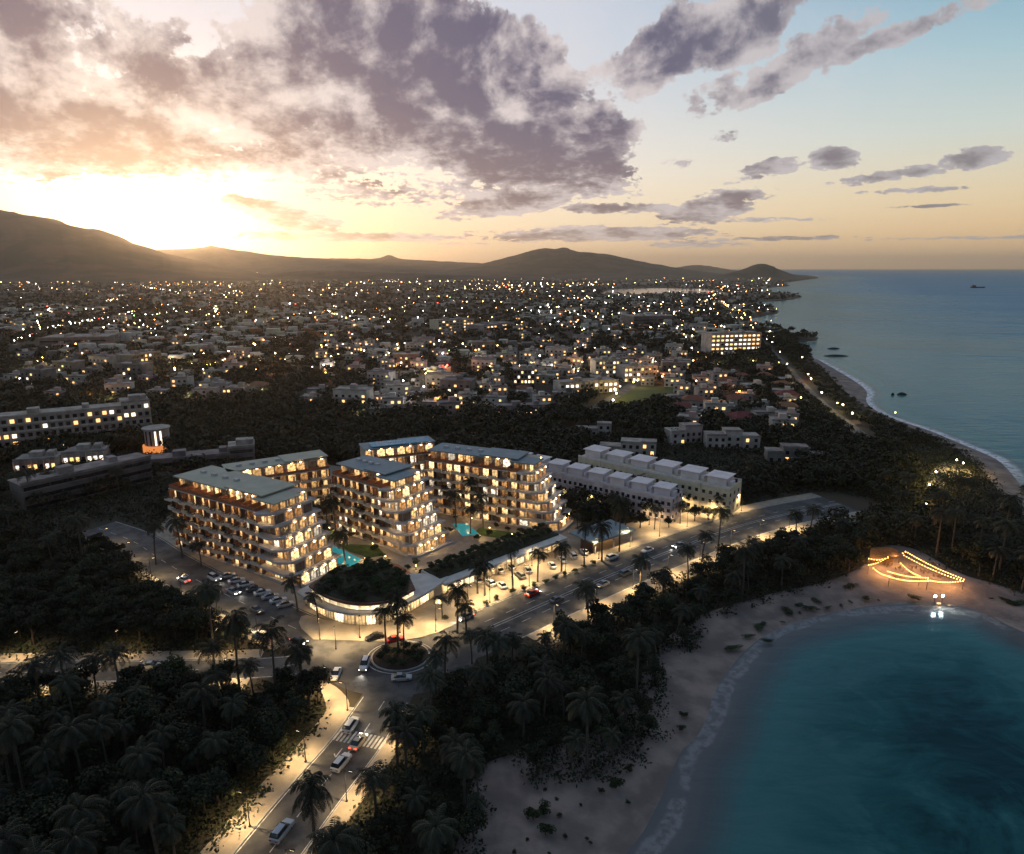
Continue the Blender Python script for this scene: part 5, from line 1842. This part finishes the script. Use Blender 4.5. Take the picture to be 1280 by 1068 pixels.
# round lit building at the left
x, y = at(193, 566)
t = thing('round_tower_building', 'round white building with an orange lit ground floor right of the left apartments', 'building', (x, y, 0))
obj('wall', MB().tube([(0, 4, 3.2), (0, 4, 11)], [5.6, 5.6], 20).mesh('wall', [TW['pale pink']]), t)
obj('base', MB().tube([(0, 4, 0), (0, 4, 3.19)], [6.6, 6.6], 20).mesh('base', [mat('orange_lit_shop', (.3, .1, .03), .6, emit=(1, .32, .08), estr=.8)]), t)
obj('roof', MB().tube([(0, 4, 11.003), (0, 4, 11.5)], [6.2, 6.2], 20).mesh('roof', [RF['flat']]), t)
for k in range(5):
    an = -2.4 + .4 * k
    obj('window', MB().box(-.35, -.08, 3.6, .35, .06, 10.4).mesh('window', [wlit[1 if k in (3, 4) else 2]]), t, (5.6 * math.cos(an), 4 + 5.6 * math.sin(an), 0), an + math.pi / 2)
USED.append((x, y + 4, 10))
for i, (px, py, c, lab) in enumerate([(45, 590, 'pale pink', 'low pink market hall with a lit front below the left apartments'), (105, 580, 'white', 'low white hall with a lit front right of the pink market hall')]):
    slab_block('market_hall', lab, 'hall', at(px - 26, py), at(px + 26, py - 4), 12, 1, 4.5, c, 0, 40 + i, nb=7, lit=(.3, .4))

# green field
fieldM = mat('field_grass', (.085, .105, .022), .95, col2=(.06, .075, .02), vscale=.06, coord='World', detail=8)
FIELD = ats([(758, 512), (792, 484), (848, 483), (836, 500), (800, 512), (764, 522)])
struct('field', poly_sheet('field', FIELD, .03, fieldM))
FIELDR = ats([(730, 520), (775, 492), (800, 474)])
struct('road', upward(strip(offs(FIELDR, 4), offs(FIELDR, -4), .035).mesh('road', asph)))
lot2 = ats([(1158, 606), (1165, 588), (1182, 576), (1210, 584), (1216, 596), (1190, 602), (1170, 612)])
struct('car_park', poly_sheet('car_park', lot2, .03, paveM))

def where_of(x, y):
    px, py = proj(x, y, 3)
    far = 'far' if y > 900 else 'middle' if y > 520 else 'near'
    side = 'at the left' if px < 330 else 'left of centre' if px < 560 else 'at the centre' if px < 720 else 'right of centre' if px < 860 else 'by the coast road'
    return f'in the {far} town {side}'

# houses: dense quarters first, then scattered
Q = [((600, 500), (720, 440), 42), ((690, 485), (850, 440), 50), ((840, 545), (985, 465), 46), ((470, 520), (700, 470), 34), ((380, 512), (470, 492), 8), ((400, 470), (560, 430), 30),
     ((20, 500), (330, 400), 60), ((330, 440), (900, 385), 70)]
nh = 0
for (x0, y0), (x1, y1), n in Q:
    k = 0
    for _ in range(n * 8):
        if k >= n or nh >= 282:
            break
        px, py = rnd.uniform(x0, x1), y1 + (y0 - y1) * rnd.random() ** .75
        x, y = at(px, py)
        if y < 285 or sea_or_sand(x, y) or inpoly(x, y, FIELD) or inpoly(x, y, BLOCK) or not free_spot(x, y, 8.5) or dline(x, y, COAST) < 12 or dline(x, y, VEG2) < 30 or dline(x, y, FIELDR) < 9:
            continue
        if x0 == 840:
            i = rnd.choice((11, 11, 12, 5, 3, 0))
        else:
            i = rnd.choices(range(13), (3, 2, 2, 5, 5, 2, 2, 3, 1, 2, 1, 1, 1))[0]
        put_house(i, x, y, rnd.choice((-.35, -.3, .1, .2, -.1)) + rnd.uniform(-.1, .1), where_of(x, y), rnd.uniform(.8, 1.15))
        k += 1
        nh += 1
# the mass of roofs of the far town
mb = MB()
r2 = random.Random(5)
FH_ = []
for _ in range(5200):
    d = 620 * (9.5 ** (r2.random() ** 1.05))
    px = r2.uniform(-40, 960)
    if d > 5600:
        continue
    dx = (px - 640) / FPX * d
    x, y = dx, d
    if sea_or_sand(x, y) or inpoly(x, y, lag):
        continue
    if mnoise.noise(Vector((x * .004, y * .0025, 9))) < .08 and r2.random() < .95:
        continue
    if y < 1500 and not free_spot(x, y, 9):
        continue
    k = r2.uniform(.75, 1.2) * (1 + d / 12000)
    h = r2.choice((3.2, 3.4, 5.5, 6, 6.5, 9)) * k
    mb.obox(x, y, 0, h, r2.uniform(7, 14) * k, r2.uniform(6, 10) * k, r2.uniform(-.5, .4), r2.choices((0, 1, 2, 3), (6, 2, 3, 1))[0])
    FH_.append((x, y))
struct('far_town_houses', mb.mesh('far_town_houses', [TW['white'], TW['cream'], TW['grey'], RF['red']]), 'stuff')

# trees between the houses
r3 = random.Random(8)
pts = list(rest)
for _ in range(17000):
    d = 262 * (20 ** (r3.random() ** 1.05))
    px = r3.uniform(-60, 1140 if d < 700 else 1040)
    x, y = (px - 640) / FPX * d, d
    if d > 4600 or sea_or_sand(x, y) or inpoly(x, y, BLOCK) or inpoly(x, y, FIELD) or inpoly(x, y, lot2) or inpoly(x, y, lag) or dline(x, y, COAST) < 5 or dline(x, y, FIELDR) < 7:
        continue
    dv = dline(x, y, VEG2)
    if dv < 3 or any(inpoly(x, y, q) for q in CLEARINGS):
        continue
    if d < 1500 and (not free_spot(x, y, 1.5) or (d > 360 and not free_spot(x, y + 9, 1))):
        continue
    if y < 335 and any(abs(x - a) < 1 for a in ()):
        continue
    pts.append((x, y, min(r3.uniform(5, 10.5) * (1 + d / 4000), 2.2 + dv * .10, 12 if d < 420 else 8.5)))
for x, y, a in along(COAST, 3.4):
    for k in range(9):
        d = rnd.choice((1, -1)) * rnd.uniform(5.2, 40)
        qx, qy = x - math.sin(a) * d, y + math.cos(a) * d
        dv = dline(qx, qy, VEG2)
        if sea_or_sand(qx, qy) or dv < 1.5 or y > 900 or not free_spot(qx, qy, 1) or dline(qx, qy, COAST) < 5:
            continue
        pts.append((qx, qy, min(rnd.uniform(4, 8), 2.4 + dv * .10)))
canopy('town_trees', pts, [leafA, leafB], 150, 4)

# ------------------------------------------------------------------ lights of the town
LC = {'orange': (1, .40, .10), 'warm white': (1, .78, .50), 'white': (.95, .95, 1.0), 'yellow': (1, .72, .22), 'red': (1, .06, .03), 'green': (.55, 1, .35)}
LM = {k: mat('town_light_' + k.replace(' ', '_'), (.5, .5, .5), .5, emit=v, estr=26, esample=False) for k, v in LC.items()}
LG = {k: MB().tube([(0, 0, -6), (0, 0, -.7)], [.12, .08], 5, 1).ball((0, 0, 0), .75, 0).mesh('town_lamp', [m, poleM]) for k, m in LM.items()}
pts_l = []
for _ in range(1000):
    d = 360 * (16 ** (r3.random() ** .8))
    if d > 5800:
        continue
    px = r3.uniform(-20, 975)
    x, y = (px - 640) / FPX * d, d
    if sea_or_sand(x, y) or inpoly(x, y, lag) or inpoly(x, y, FIELD):
        continue
    if mnoise.noise(Vector((x * .004, y * .0025, 9))) < .0 and r3.random() < .85:
        continue
    if d < 520 and r3.random() < .6:
        continue
    pts_l.append((x, y))
# lit streets
for ln, st in ((ats([(15, 432), (60, 418), (110, 408), (150, 400), (170, 394)]), 14), (ats([(90, 410), (200, 398), (260, 392)]), 22), (ats([(400, 438), (470, 436), (560, 432)]), 10), (ats([(690, 378), (760, 376)]), 26),
               (ats([(840, 396), (895, 392)]), 16), (ats([(620, 360), (750, 355)]), 60), (ats([(150, 350), (330, 345)]), 90), (ats([(760, 508), (800, 478)]), 16), (ats([(880, 385), (905, 360)]), 90), (ats([(480, 355), (620, 352)]), 60),
               (ats([(850, 430), (880, 455), (950, 452)]), 18)):
    pts_l += [(x + rnd.uniform(-4, 4), y + rnd.uniform(-6, 6)) for x, y, a in along(ln, st)]
for _ in range(75):                                        # lamps strung along side streets
    d = 480 * (9 ** rnd.random())
    px = rnd.uniform(-10, 930)
    a = rnd.choice((.35, -1.05, .9, .1)) + rnd.uniform(-.15, .15)
    x, y = (px - 640) / FPX * d, d
    sp = rnd.uniform(22, 34) * (1 + d / 4000)
    for k in range(rnd.randint(4, 11)):
        qx, qy = x + math.cos(a) * sp * k + rnd.uniform(-3, 3), y + math.sin(a) * sp * k + rnd.uniform(-3, 3)
        if not sea_or_sand(qx, qy) and not inpoly(qx, qy, lag) and not inpoly(qx, qy, FIELD):
            pts_l.append((qx, qy))
coast_l = [(x + rnd.uniform(-1, 1) + (13 if rnd.random() < .35 else 0), y + rnd.uniform(-9, 9)) for x, y, a in along(offs(COAST, -4.6), 33, 14) if rnd.random() < .8]
pts_l = [p for p in pts_l]
pts_l.sort(key=lambda p: p[1])
names = list(LC)
def lcol(x, y):
    px, py = proj(x, y, 0)
    if 15 < px < 260 and 390 < py < 432:
        return rnd.choices(names, (2, 3, 5, 2, .5, .2))[0]
    if 500 < px < 700 and py < 385 or 690 < px < 760 and py < 380:
        return rnd.choices(names, (3, 4, 2, 4, .2, .2))[0]
    return rnd.choices(names, (6, 5, 2.5, 3.5, .25, .15))[0]
town_pl = {}
for k, v in LC.items():
    l = bpy.data.lights.new('town_light', 'POINT')
    l.energy = 3400
    l.color = v
    l.shadow_soft_size = .7
    town_pl[k] = l
ni = 0
far_pts = {k: [] for k in names}
for (x, y) in coast_l + pts_l:
    cst = ni < len(coast_l)
    k = rnd.choice(('orange', 'yellow', 'warm white')) if cst else lcol(x, y)
    if ni < 298:
        s = rnd.uniform(.35, .6) + y / 2600
        tag(obj('town_lamp', LG[k], None, (x, y, 6.2 * max(.8, s)), 0, s), (f'{k} street lamp along the coast road' if cst else f'{k} street lamp glowing {where_of(x, y)}'), 'street lamp',
            'lamps of the coast road' if cst else 'street lamps ' + where_of(x, y))
        if y < 620 and (ni % 2 == 0 or cst):
            o = bpy.data.objects.new('town_light', town_pl[k])
            C.objects.link(o)
            o.location = (x, y, 7.6)
        ni += 1
    else:
        far_pts[k].append((x, y))
mb = MB()
for i, k in enumerate(names):
    for (x, y) in far_pts[k]:
        mb.ball((x, y, 7 + 3 * rnd.random()), rnd.uniform(.3, 1.0) ** 1.6 * (.45 + y / 2700), i)
for _ in range(150):                                       # lamps on the foot of the big hill and the far shore
    px, py = rnd.uniform(-10, 330), rnd.uniform(341, 350)
    x, y = at(px, py)
    mb.ball((x, y, 30), rnd.uniform(1.2, 2.6), rnd.choice((0, 1, 1, 3)))
struct('far_town_lights', mb.mesh('far_town_lights', [LM[k] for k in names]), 'stuff')
for i, (px, py) in enumerate([(1162, 606), (1170, 590), (1196, 575), (1204, 579), (1158, 630)]):
    x, y = at(px, py, 5)
    tag(obj('town_lamp', LG['warm white' if i < 4 else 'white'], None, (x, y, 5), 0, .42), f'lamp at the car park in the right grove, {ORD[i]} counting from the left', 'street lamp', 'lamps of the beach car park')
    o = bpy.data.objects.new('town_light', town_pl['yellow'])
    C.objects.link(o)
    o.location = (x, y, 6)
# rocks and a boat out at sea
rockM = mat('rock', (.03, .03, .03), .9, bump=.6, bscale=1)
def rock(px, py, L, label):
    x, y = at(px, py)
    r = random.Random(px)
    vs, fs = [], []
    n = 10
    for j, (z, k) in enumerate(((-1.5, 1), (.3, .9), (1.2, .55), (1.6, .2))):
        for i in range(n):
            a = 6.283 * i / n
            q = k * r.uniform(.8, 1.15)
            vs.append((L * q * math.cos(a), L * .35 * q * math.sin(a), z))
    for j in range(3):
        for i in range(n):
            fs.append((j * n + i, j * n + (i + 1) % n, (j + 1) * n + (i + 1) % n, (j + 1) * n + i))
    fs.append(tuple(range(3 * n, 4 * n)))
    tag(obj('rock', MB().add(vs, fs).mesh('rock', [rockM]), None, (x, y, -.3)), label, 'rock', 'rocks in the sea')
rock(1127, 493, 4, 'larger dark rock in the sea off the far beach')
rock(1116, 493.5, 1.4, 'small dark rock left of the larger one off the far beach')
rock(1045, 445, 14, 'long low reef running out from the end of the far beach')
rock(1042, 436, 7, 'short low reef beyond the long one')
x, y = at(1222, 360)
t = thing('ship', 'dark ship far out on the sea near the horizon', 'ship', (x, y, -.3), R(5))
obj('hull', MB().frustum(-28, -5, 26, 5, -1, -32, -6, 34, 6, 5).mesh('hull', [rockM]), t)
obj('deckhouse', MB().box(-26, -4, 5.003, -12, 4, 12).mesh('deckhouse', [TW['grey']]), t)

# ------------------------------------------------------------------ render settings
sc.render.engine = 'CYCLES'
sc.view_settings.view_transform = 'Standard'
sc.view_settings.look = 'None'
sc.view_settings.exposure = 0.0
sc.view_settings.gamma = 1.0
cy = sc.cycles
cy.use_denoising = True
cy.denoiser = 'OPENIMAGEDENOISE'
cy.denoising_input_passes = 'RGB_ALBEDO_NORMAL'
cy.denoising_prefilter = 'ACCURATE'
cy.max_bounces = 5
cy.diffuse_bounces = 2
cy.glossy_bounces = 2
cy.transmission_bounces = 2
cy.volume_bounces = 0
cy.transparent_max_bounces = 6
cy.sample_clamp_indirect = 1.5
cy.sample_clamp_direct = 0
cy.use_light_tree = True
cy.caustics_reflective = False
cy.caustics_refractive = False
